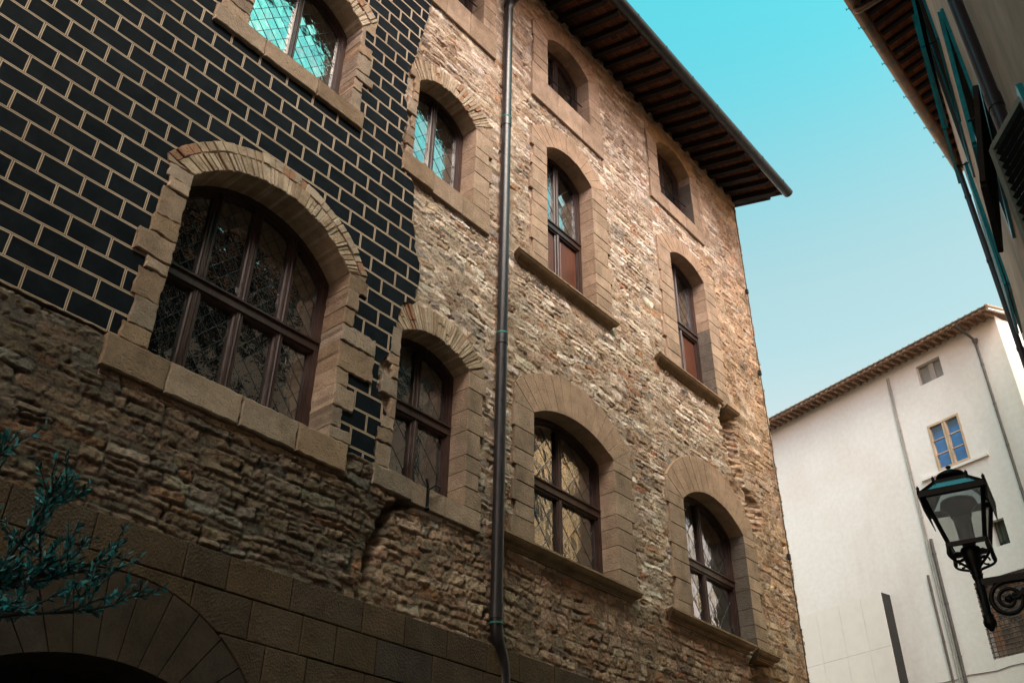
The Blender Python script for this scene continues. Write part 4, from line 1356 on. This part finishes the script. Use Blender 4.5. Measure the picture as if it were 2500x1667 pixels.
xm = (x0 + x1) / 2
m.box((xm - .05, -.08, z0 + .05), (xm - .008, -.0, z1 - .05)); m.box((xm + .008, -.08, z0 + .05), (xm + .05, -.002, z1 - .05))
for (a, b) in ((x0 + .05, xm - .05), (xm + .05, x1 - .05)):
    for k in (1, 2): zz = z0 + .05 + (z1 - z0 - .1) * k / 3; m.box((a, -.06, zz - .012), (b, -.02, zz + .012))
w = buildL(m, 'window', M['tanwood'], wh, 'tan framed casement window with blue panes')
m = MB(); m.add([(x0 + .04, -.045, z0 + .04), (x1 - .04, -.045, z0 + .04), (x1 - .04, -.045, z1 - .04), (x0 + .04, -.045, z1 - .04)], [(0, 1, 2, 3)]); buildL(m, 'pane', M['bluepane'], w)
m = MB(); m.add([(x0, -.17, z0), (x1, -.17, z0), (x1, -.17, z1), (x0, -.17, z1)], [(0, 1, 2, 3)])
for (a, b) in ((x0 + .04, xm - .03), (xm + .03, x1 - .04)):
    for k in range(3):
        za = z0 + .06 + (z1 - z0 - .1) * k / 3; m.box((a + .06, -.17, za + .05), (b - .06, -.155, za + .25))
buildL(m, 'inner_shutter', M['blueroom'], w)
m = MB(); m.box((1.02, 0, 10.885), (2.65, .06, 10.945)); buildL(m, 'sill', M['white'], wh)
m = MB()
rr = random.Random(3)
x = .35
while x < 2.12:
    q = rr.uniform(.12, .26); zz = 6.82
    while zz < 8.38:
        hh = rr.uniform(.15, .5); m.box((x, -.30 - rr.uniform(0, .012), zz), (min(x + q, 2.12) - .004, -.22, min(zz + hh, 8.38) - .004), jit(rr.choice([(.32, .22, .15), (.40, .28, .19), (.22, .15, .11), (.14, .10, .08), (.40, .20, .11)]), .2)); zz += hh
    x += q
w = buildL(m, 'window', M['grillebehind'], wh, 'barred ground window with boards behind')
m = MB()
x = .40
while x < 2.13: m.tube([(x, -.02, 6.82), (x, -.02, 8.38)], .011, 6); x += .094
z = 6.86
while z < 8.38: m.tube([(.35, -.005, z), (2.12, -.005, z)], .011, 6); z += .094
buildL(m, 'grille', M['grille'], w)
m = MB()
for k in range(14): m.box((1.12 + .02 * k, -.2, 8.95 + rr.uniform(0, .2)), (1.14 + .02 * k, -.15 + rr.uniform(0, .05), 9.5), jit((.05, .055, .04), .6))
buildL(m, 'window', M['grillebehind'], wh, 'narrow dark window half hidden by the street lamp')
# pipes and cables
m = MB()
m.tube(bend([(.70, .44, 13.94), (.68, .40, 13.88), (.56, .06, 13.60), (.55, .06, 13.2), (.55, .06, .1)], .08), .030, 10)
m.lathe((.55, .06, 13.48), [(.032, 0), (.065, .09), (.065, .12), (.03, .12)], 12)
for z in (12.9, 11.9, 10.9, 9.9): m.tube([(.55, .06, z), (.55, .06, z + .05)], .036, 10)
buildL(m, 'downpipe', M['zinc'], wh)
for (s, zt, rd, mt) in ((2.865, 13.73, .016, 'palepipe'), (2.915, 13.73, .016, 'palepipe'), (2.80, 9.56, .036, 'zinc'), (2.935, 9.55, .014, 'palepipe'), (3.07, 8.82, .026, 'conduit')):
    m = MB(); m.tube([(s, .03, zt), (s, .03, .1)], rd, 8)
    z = zt - .35
    while z > .5: m.tube([(s, .03, z), (s, .03, z + .025)], rd * 1.25, 8); z -= 1.1
    buildL(m, 'conduit', M[mt], wh)
m = MB(); pts = [(3.9 - .3 * k, .012, 6.62 + .02 * math.sin(k * 1.9)) for k in range(14)]
m.tube(pts, .008, 5); buildL(m, 'cable', M['grille'], wh)
# projecting panelled porch wall
m = MB()
for (a, b) in ((4.10, 4.66), (4.66, 5.27), (5.27, 5.93), (5.93, 6.6), (6.6, 7.3), (7.3, 8.0)):
    for (za, zb_) in ((0, 2.5), (2.5, 5.0), (5.0, 7.50), (7.50, 8.68)):
        m.box((a + .003, .328, za + .003), (b - .003, .34, zb_ - .003))
pn = buildL(m, 'panel_wall', M['finpanel'], wh, 'smooth white panelled box with its end shade painted dark')
m = MB(); m.box((4.112, .0, 0), (8.0, .328, 8.672)); buildL(m, 'panel_core', M['endshade'], pn)  # core coloured dark to hold the shade on the end face

# ------------------------------------------------------------------ ochre house round the corner (it shows in the window glass)
oh = empty('ochre_house', (18.4, -6, 0))
tag(oh, 'ochre plastered house round the corner that shows only as amber reflections in the lower windows', 'building')
m = MB(); m.box((17, -14, 0), (18.2, 1.6, 15.5)); m.build('wall', M['ochre'], oh)
m = MB(); m.add([(16.4, -14.3, 15.4), (16.4, 1.9, 15.4), (18.8, 1.9, 15.4), (18.8, -14.3, 15.4), (17.6, -14.3, 15.9), (17.6, 1.9, 15.9)], [(0, 1, 2, 3), (0, 4, 5, 1), (3, 2, 5, 4), (0, 3, 4), (1, 5, 2)], (.26, .13, .08)); m.build('roof', M['rooftile'], oh)
for yy in (.2, -2.0, -4.3, -6.8):
    for zz in (3.2, 6.6, 10.2, 13.0):
        hh = 1.7 if zz < 13 else 1.0
        m = MB(); m.box((16.96, yy - .45, zz), (17.02, yy + .45, zz + hh)); w = m.build('window', M['louvre'], oh)
        m = MB(); m.box((16.90, yy - .6, zz - .12), (17.02, yy + .6, zz)); m.build('sill', M['white'], w)
# ------------------------------------------------------------------ wall lantern
LX, LY = 7.0, 1.70
lamp = empty('street_lamp', (LX, LY, 3.55))
tag(lamp, 'black iron wall lantern on a scrolled bracket in front of the white house', 'street lamp')
u = Vector((1, SLP, 0)).normalized(); n_ = Vector((-SLP, 1, 0)).normalized()
def LP(a, b, z): return Vector((LX, LY, 0)) + u * a + n_ * b + Vector((0, 0, z))
ZB, ZT = 4.145, 4.515; hb, ht = .118, .205
m = MB()
cs = [(-1, -1), (1, -1), (1, 1), (-1, 1)]
for i in range(4):
    a, b = cs[i], cs[(i + 1) % 4]
    m.bar(LP(a[0] * hb, a[1] * hb, ZB), LP(a[0] * ht, a[1] * ht, ZT), .022, .022)
    m.bar(LP(a[0] * (hb + .01), a[1] * (hb + .01), ZB), LP(b[0] * (hb + .01), b[1] * (hb + .01), ZB), .026, .030)
    m.bar(LP(a[0] * (ht + .015), a[1] * (ht + .015), ZT), LP(b[0] * (ht + .015), b[1] * (ht + .015), ZT), .030, .045)
    # drip skirts
    p = [LP(a[0] * (ht + .02), a[1] * (ht + .02), ZT + .012), LP(b[0] * (ht + .02), b[1] * (ht + .02), ZT + .012)]
    if i in (0, 2):
        d = (p[1] - p[0]).normalized(); o_ = n_ * (.02 if i == 2 else -.02)
        q0 = p[0] + d * .0 + o_ * .3; q1 = p[1] - d * .0 + o_ * .3
        m.add([q0, q1, q1 + Vector((0, 0, -.135)) - o_ * .9, q0 + Vector((0, 0, -.135)) - o_ * .9, q0 + o_ * .3, q1 + o_ * .3, q1 + Vector((0, 0, -.135)) - o_ * .6, q0 + Vector((0, 0, -.135)) - o_ * .6],
              [(0, 1, 2, 3), (7, 6, 5, 4), (0, 4, 5, 1), (1, 5, 6, 2), (2, 6, 7, 3), (3, 7, 4, 0)])
m.build('lantern_frame', M['iron'], lamp)
for i in range(4):
    a, b = cs[i], cs[(i + 1) % 4]
    m = MB(); m.add([LP(a[0] * hb, a[1] * hb, ZB), LP(b[0] * hb, b[1] * hb, ZB), LP(b[0] * ht, b[1] * ht, ZT), LP(a[0] * ht, a[1] * ht, ZT)], [(0, 1, 2, 3)])
    m.build('glass_pane', M['lampglass'], lamp)
m = MB(); ZR = 4.635; hr = .115
for i in range(4):
    a, b = cs[i], cs[(i + 1) % 4]
    m.bar(LP(a[0] * (ht + .01), a[1] * (ht + .01), ZT + .02), LP(a[0] * hr, a[1] * hr, ZR), .020, .020)
    m.bar(LP(a[0] * hr, a[1] * hr, ZR), LP(b[0] * hr, b[1] * hr, ZR), .020, .024)
    for (h_, z_) in ((ht + .018, ZT + .02), (hr, ZR)):
        c = LP(a[0] * h_, a[1] * h_, z_)
        m.lathe(c, [(.014, 0), (.011, .018), (.013, .030), (.004, .045), (.001, .052)], 8)
roof = m.build('lantern_roof', M['iron'], lamp)
m = MB()
for i in range(4):
    a, b = cs[i], cs[(i + 1) % 4]
    m.add([LP(a[0] * ht, a[1] * ht, ZT + .022), LP(b[0] * ht, b[1] * ht, ZT + .022), LP(b[0] * hr, b[1] * hr, ZR), LP(a[0] * hr, a[1] * hr, ZR)], [(0, 1, 2, 3)])
m.add([LP(c[0] * hr, c[1] * hr, ZR) for c in cs], [(0, 1, 2, 3)])
m.build('roof_glass', M['lamptop'], roof)
m = MB()
m.lathe(LP(0, 0, 0), [(.001, 4.625), (.060, 4.63), (.052, 4.66), (.058, 4.668), (.095, 4.682), (.106, 4.70), (.095, 4.718), (.06, 4.738), (.03, 4.752), (.014, 4.760), (.012, 4.766), (.020, 4.775), (.016, 4.787), (.001, 4.793)], 20)
m.build('chimney_cap', M['iron'], lamp)
m = MB()
m.lathe(LP(0, 0, 0), [(.001, 4.50), (.12, 4.50), (.13, 4.46), (.10, 4.44), (.075, 4.40), (.070, 4.375), (.001, 4.375)], 18)
m.build('reflector', M['iron'], lamp)
m = MB()
m.lathe(LP(0, 0, 0), [(.001, 4.375), (.062, 4.375), (.056, 4.26), (.052, 4.18), (.040, 4.15), (.001, 4.145)], 18)
m.build('lamp_tube', M['bulb'], lamp)
m = MB()
m.lathe(LP(0, 0, 0), [(.001, 4.14), (.062, 4.14), (.070, 4.125), (.060, 4.06), (.040, 3.99), (.030, 3.95), (.038, 3.94), (.034, 3.92), (.026, 3.90), (.026, 3.86), (.034, 3.85), (.030, 3.80), (.026, 3.66), (.038, 3.655), (.034, 3.635), (.044, 3.61), (.040, 3.585), (.022, 3.565), (.014, 3.55), (.001, 3.545)], 16)
m.build('stem', M['iron'], lamp)
m = MB()
for a in cs:
    pts = []
    for k in range(13):
        t = k / 12; r_ = .128 * (1 - t) + .032 * t + .030 * math.sin(t * math.pi * 2); z_ = 4.12 - .17 * t - .018 * math.sin(t * math.pi)
        pts.append(LP(a[0] * r_, a[1] * r_, z_))
    m.tube(pts, .0095, 8)
    pts = [LP(a[0] * (.075 + .028 * math.cos(t)), a[1] * (.075 + .028 * math.cos(t)), 4.065 + .032 * math.sin(t)) for t in [2 * math.pi * k / 12 for k in range(11)]]
    m.tube(pts, .007, 6)
    m.lathe(LP(a[0] * .128, a[1] * .128, 4.085), [(.001, -.04), (.006, -.028), (.014, 0), (.016, .03), (.010, .06)], 8)
m.build('cradle_scroll', M['iron'], lamp)
m = MB()
D_ = (LY - yw(LX)) / 1.014
m.bar(LP(0, 0, 3.885), LP(0, -D_, 3.885), .042, .045)
m.box((0, 0, 0), (0, 0, 0)) if False else None
m.obox(LP(0, -D_ + .02, 3.75), u, n_, (0, 0, 1), .05, .02, .30)
m.build('bracket_arm', M['iron'], lamp)
m = MB()
c0 = (-.155, 3.745); pts = []; rad = []
for k in range(56):
    t = k / 55; ang = math.radians(95 + 720 * (1 - t)) ; r_ = .022 + .098 * t
    pts.append(LP(0, c0[0] - r_ * math.cos(ang), c0[1] + r_ * math.sin(ang))); rad.append(.010 + .008 * t)
e = pts[-1]
m.tube(pts, rad, 8)
c1 = Vector(e)
lastb, lastz = c0[0] - .12 * math.cos(math.radians(95)), c0[1] + .12 * math.sin(math.radians(95))
sp_ = []
for k in range(20):
    t = k / 19; bb_ = lastb + (-D_ + .06 - lastb) * t
    sp_.append(LP(0, bb_, lastz - .30 * t * t + .02 * math.sin(t * 3.1)))
m.tube(sp_, .016, 8)
for (bb_, zz, s) in ((-.27, 3.80, 1), (-.30, 3.72, -1)):
    m.tube([LP(0, bb_, zz), LP(0, bb_ + .05, zz - .05 * s), LP(0, bb_ + .11, zz - .055 * s), LP(0, bb_ + .13, zz - .03 * s)], [.022, .020, .014, .004], 8)
m.lathe(LP(0, -.155, 3.745), [(.001, -.028), (.026, -.015), (.030, 0), (.026, .015), (.001, .028)], 10)
m.build('bracket_scroll', M['iron'], lamp)

# ------------------------------------------------------------------ olive tree
ol = empty('olive_tree', (.55, 4.25, 0))
tag(ol, 'olive tree reaching into the lower left corner with teal grey narrow leaves', 'tree')
orr = random.Random(77)
OS = Vector((.10, 0, -.01))
tm = MB(); lm = MB()
tm.tube([(.55, 4.25, 0), (.60, 4.22, .6), (.52, 4.28, 1.2), (.62, 4.25, 1.75), (.92, 4.28, 2.16)], [.11, .095, .085, .075, .06], 10)
limbs = [[(.80, 4.28, 2.2), (1.10, 4.28, 2.60), (1.42, 4.28, 2.93), (1.66, 4.30, 3.08), (1.90, 4.30, 3.16)],
         [(.80, 4.28, 2.2), (1.0, 4.35, 2.75), (1.22, 4.38, 3.2), (1.30, 4.36, 3.65)],
         [(1.10, 4.28, 2.60), (1.42, 4.16, 2.80), (1.80, 4.12, 2.90)],
         [(1.42, 4.28, 2.93), (1.50, 4.25, 3.2), (1.56, 4.24, 3.42)],
         [(.62, 4.25, 1.75), (.40, 4.35, 2.5), (.55, 4.4, 3.2)]]
def leaf(p, d, L, wd, col):
    d = d.normalized()
    s = d.cross(Vector((orr.uniform(-1, 1), orr.uniform(-1, 1), orr.uniform(-1, 1))))
    if s.length < 1e-3: return
    s.normalize(); nn = d.cross(s)
    bend_ = nn * L * orr.uniform(-.12, .12)
    A = p; B = p + d * L * .35 + s * wd + nn * wd * .25; C = p + d * L * .75 + s * wd * .75 + bend_ * .6; T = p + d * L + bend_
    D = p + d * L * .75 - s * wd * .75 + bend_ * .6; E_ = p + d * L * .35 - s * wd + nn * wd * .25; K = p + d * L * .4; Q = p + d * L * .75 + bend_ * .55
    lm.add([A, B, C, T, D, E_, K, Q], [(0, 1, 6), (1, 2, 7, 6), (2, 3, 7), (3, 4, 7), (4, 5, 6, 7), (5, 0, 6)], col)
def twig(p, d, L, lev=0):
    pts = [Vector(p)]; dd = Vector(d).normalized(); n = 8
    for i in range(n):
        dd = (dd + Vector((orr.uniform(-.16, .16), orr.uniform(-.16, .16), orr.uniform(-.06, .16)))).normalized()
        pts.append(pts[-1] + dd * L / n)
    tm.tube(pts, [.0045 * (1 - .6 * i / n) * (1.5 if lev == 0 else 1) for i in range(n + 1)], 5)
    for i in range(1, n + 1):
        for s in range(2 if orr.random() < .8 else 1):
            t = (pts[i] - pts[i - 1]).normalized()
            side = t.cross(Vector((orr.uniform(-1, 1), orr.uniform(-1, 1), orr.uniform(-1, 1)))).normalized()
            dl = t * orr.uniform(.5, 1.1) + side * orr.uniform(.4, .9)
            g = orr.random()
            c = jit((.004, .045, .052) if g < .60 else ((.010, .15, .165) if g < .88 else ((.06, .30, .31) if g < .95 else (.12, .17, .15))), .35)
            leaf(pts[i] - t * orr.uniform(0, L / n), dl, orr.uniform(.026, .050), orr.uniform(.0048, .0080), c)
    if lev < 1:
        for k in range(3):
            i = orr.randint(2, n - 1)
            q = (pts[i] - pts[i - 1]).normalized() + Vector((orr.uniform(-.8, .8), orr.uniform(-.8, .8), orr.uniform(-.5, .7)))
            twig(pts[i], q, L * orr.uniform(.4, .65), lev + 1)
for li, lb in enumerate(limbs):
    P = bend([Vector(q) + OS * min(1, max(0, (q[2] - 1.6) / 1.0)) for q in lb], .15, 3); n0 = len(P)
    r0, r1 = ((.032, .010), (.028, .008), (.018, .006), (.014, .006), (.03, .008))[li]
    tm.tube(P, [r0 + (r1 - r0) * i / (n0 - 1) for i in range(n0)], 8)
    for k in range((17, 9, 9, 6, 8)[li]):
        t = orr.uniform(.30, 1.0); i = min(n0 - 2, int(t * (n0 - 1)))
        p = P[i].lerp(P[i + 1], orr.random()); ax = (P[i + 1] - P[i]).normalized()
        d = ax * orr.uniform(.2, 1.0) + Vector((orr.uniform(-.8, .9), orr.uniform(-.8, .8), orr.uniform(-.45, 1.0)))
        twig(p, d, orr.uniform(.16, .36))
tr = tm.build('trunk', M['bark'], ol)
lm.build('crown', M['leaf'], ol)

# ------------------------------------------------------------------ ground
m = MB(); S_ = 400
m.add([(-S_, -S_, 0), (S_, -S_, 0), (S_, S_, 0), (-S_, S_, 0)], [(0, 1, 2, 3)])
st = m.build('street', M['paving']); tag(st, 'stone paved street running between the houses', None, None, 'structure')

# ------------------------------------------------------------------ light and camera
SUN_AZ, SUN_EL = -122.0, 52.0
sd = Vector((math.cos(R(SUN_AZ)) * math.cos(R(SUN_EL)), math.sin(R(SUN_AZ)) * math.cos(R(SUN_EL)), math.sin(R(SUN_EL))))
L_ = bpy.data.lights.new('sun', 'SUN'); L_.energy = SUN_E; L_.angle = R(SUN_ANG); L_.color = (1.0, .86, .72)
so = bpy.data.objects.new('sun', L_); COL.objects.link(so)
so.rotation_euler = sd.to_track_quat('Z', 'Y').to_euler()
W_ = bpy.data.worlds.new('World'); scene.world = W_; W_.use_nodes = True
nt = W_.node_tree; bg = nt.nodes['Background']
sky = nt.nodes.new('ShaderNodeTexSky'); sky.sky_type = 'NISHITA'; sky.sun_disc = False
sky.sun_elevation = R(SUN_EL); sky.sun_rotation = R(90 - SUN_AZ)
sky.air_density, sky.dust_density, sky.ozone_density = SKY_ADO
mx = nt.nodes.new('ShaderNodeMix'); mx.data_type = 'RGBA'; mx.blend_type = 'MULTIPLY'; mx.inputs[0].default_value = 1
nt.links.new(sky.outputs[0], mx.inputs[6]); 
# bright sky patch added out of view as soft fill; teal sky away from it
tc = nt.nodes.new('ShaderNodeTexCoord'); dt = nt.nodes.new('ShaderNodeVectorMath'); dt.operation = 'DOT_PRODUCT'
nt.links.new(tc.outputs['Generated'], dt.inputs[0]); dt.inputs[1].default_value = (math.cos(R(-126)) * math.cos(R(33)), math.sin(R(-126)) * math.cos(R(33)), math.sin(R(33)))
rmp = nt.nodes.new('ShaderNodeMapRange'); rmp.interpolation_type = 'SMOOTHSTEP'
rmp.inputs[1].default_value = .72; rmp.inputs[2].default_value = .95; nt.links.new(dt.outputs['Value'], rmp.inputs[0])
tm_ = nt.nodes.new('ShaderNodeMix'); tm_.data_type = 'RGBA'; nt.links.new(rmp.outputs[0], tm_.inputs[0])
sz = nt.nodes.new('ShaderNodeSeparateXYZ'); nt.links.new(tc.outputs['Generated'], sz.inputs[0])
cr = nt.nodes.new('ShaderNodeValToRGB'); cr.color_ramp.interpolation = 'EASE'
cr.color_ramp.elements.new(.5)
for e_, (p_, c_) in zip(cr.color_ramp.elements, ((.36, SKY_LOW), (.55, SKY_MID), (.80, SKY_HIGH))):
    e_.position = p_; e_.color = (*[q / 3 for q in c_], 1)
s3 = nt.nodes.new('ShaderNodeVectorMath'); s3.operation = 'SCALE'; s3.inputs['Scale'].default_value = 3
nt.links.new(sz.outputs[2], cr.inputs[0]); nt.links.new(cr.outputs[0], s3.inputs[0]); nt.links.new(s3.outputs[0], tm_.inputs[6]); tm_.inputs[7].default_value = (*SKY_WARM, 1)
nt.links.new(tm_.outputs[2], mx.inputs[7])
nt.links.new(mx.outputs[2], bg.inputs[0]); bg.inputs[1].default_value = SKY_E

cd = bpy.data.cameras.new('camera'); cam = bpy.data.objects.new('camera', cd); COL.objects.link(cam)
r = Vector((.64916586, -.7605623, .01134333)); dn = Vector((.42770991, .35265194, -.83228651)); fw = Vector((.6290055, .54514364, .55422964))
cam.matrix_world = Matrix(((r.x, -dn.x, -fw.x, 0), (r.y, -dn.y, -fw.y, 0), (r.z, -dn.z, -fw.z, CAMZ), (0, 0, 0, 1)))
cd.sensor_width = 36; cd.lens = 33.07; cd.clip_start = .05; cd.clip_end = 2000
cd.dof.use_dof = True; cd.dof.focus_distance = 10.5; cd.dof.aperture_fstop = 9.0
scene.camera = cam
vs_ = scene.view_settings
vs_.view_transform = 'Standard'; vs_.look = 'None'; vs_.gamma = 1; vs_.exposure = EXPO; vs_.use_curve_mapping = False
scene.render.filter_size = 1.05
scene.cycles.max_bounces = 8; scene.cycles.transparent_max_bounces = 12
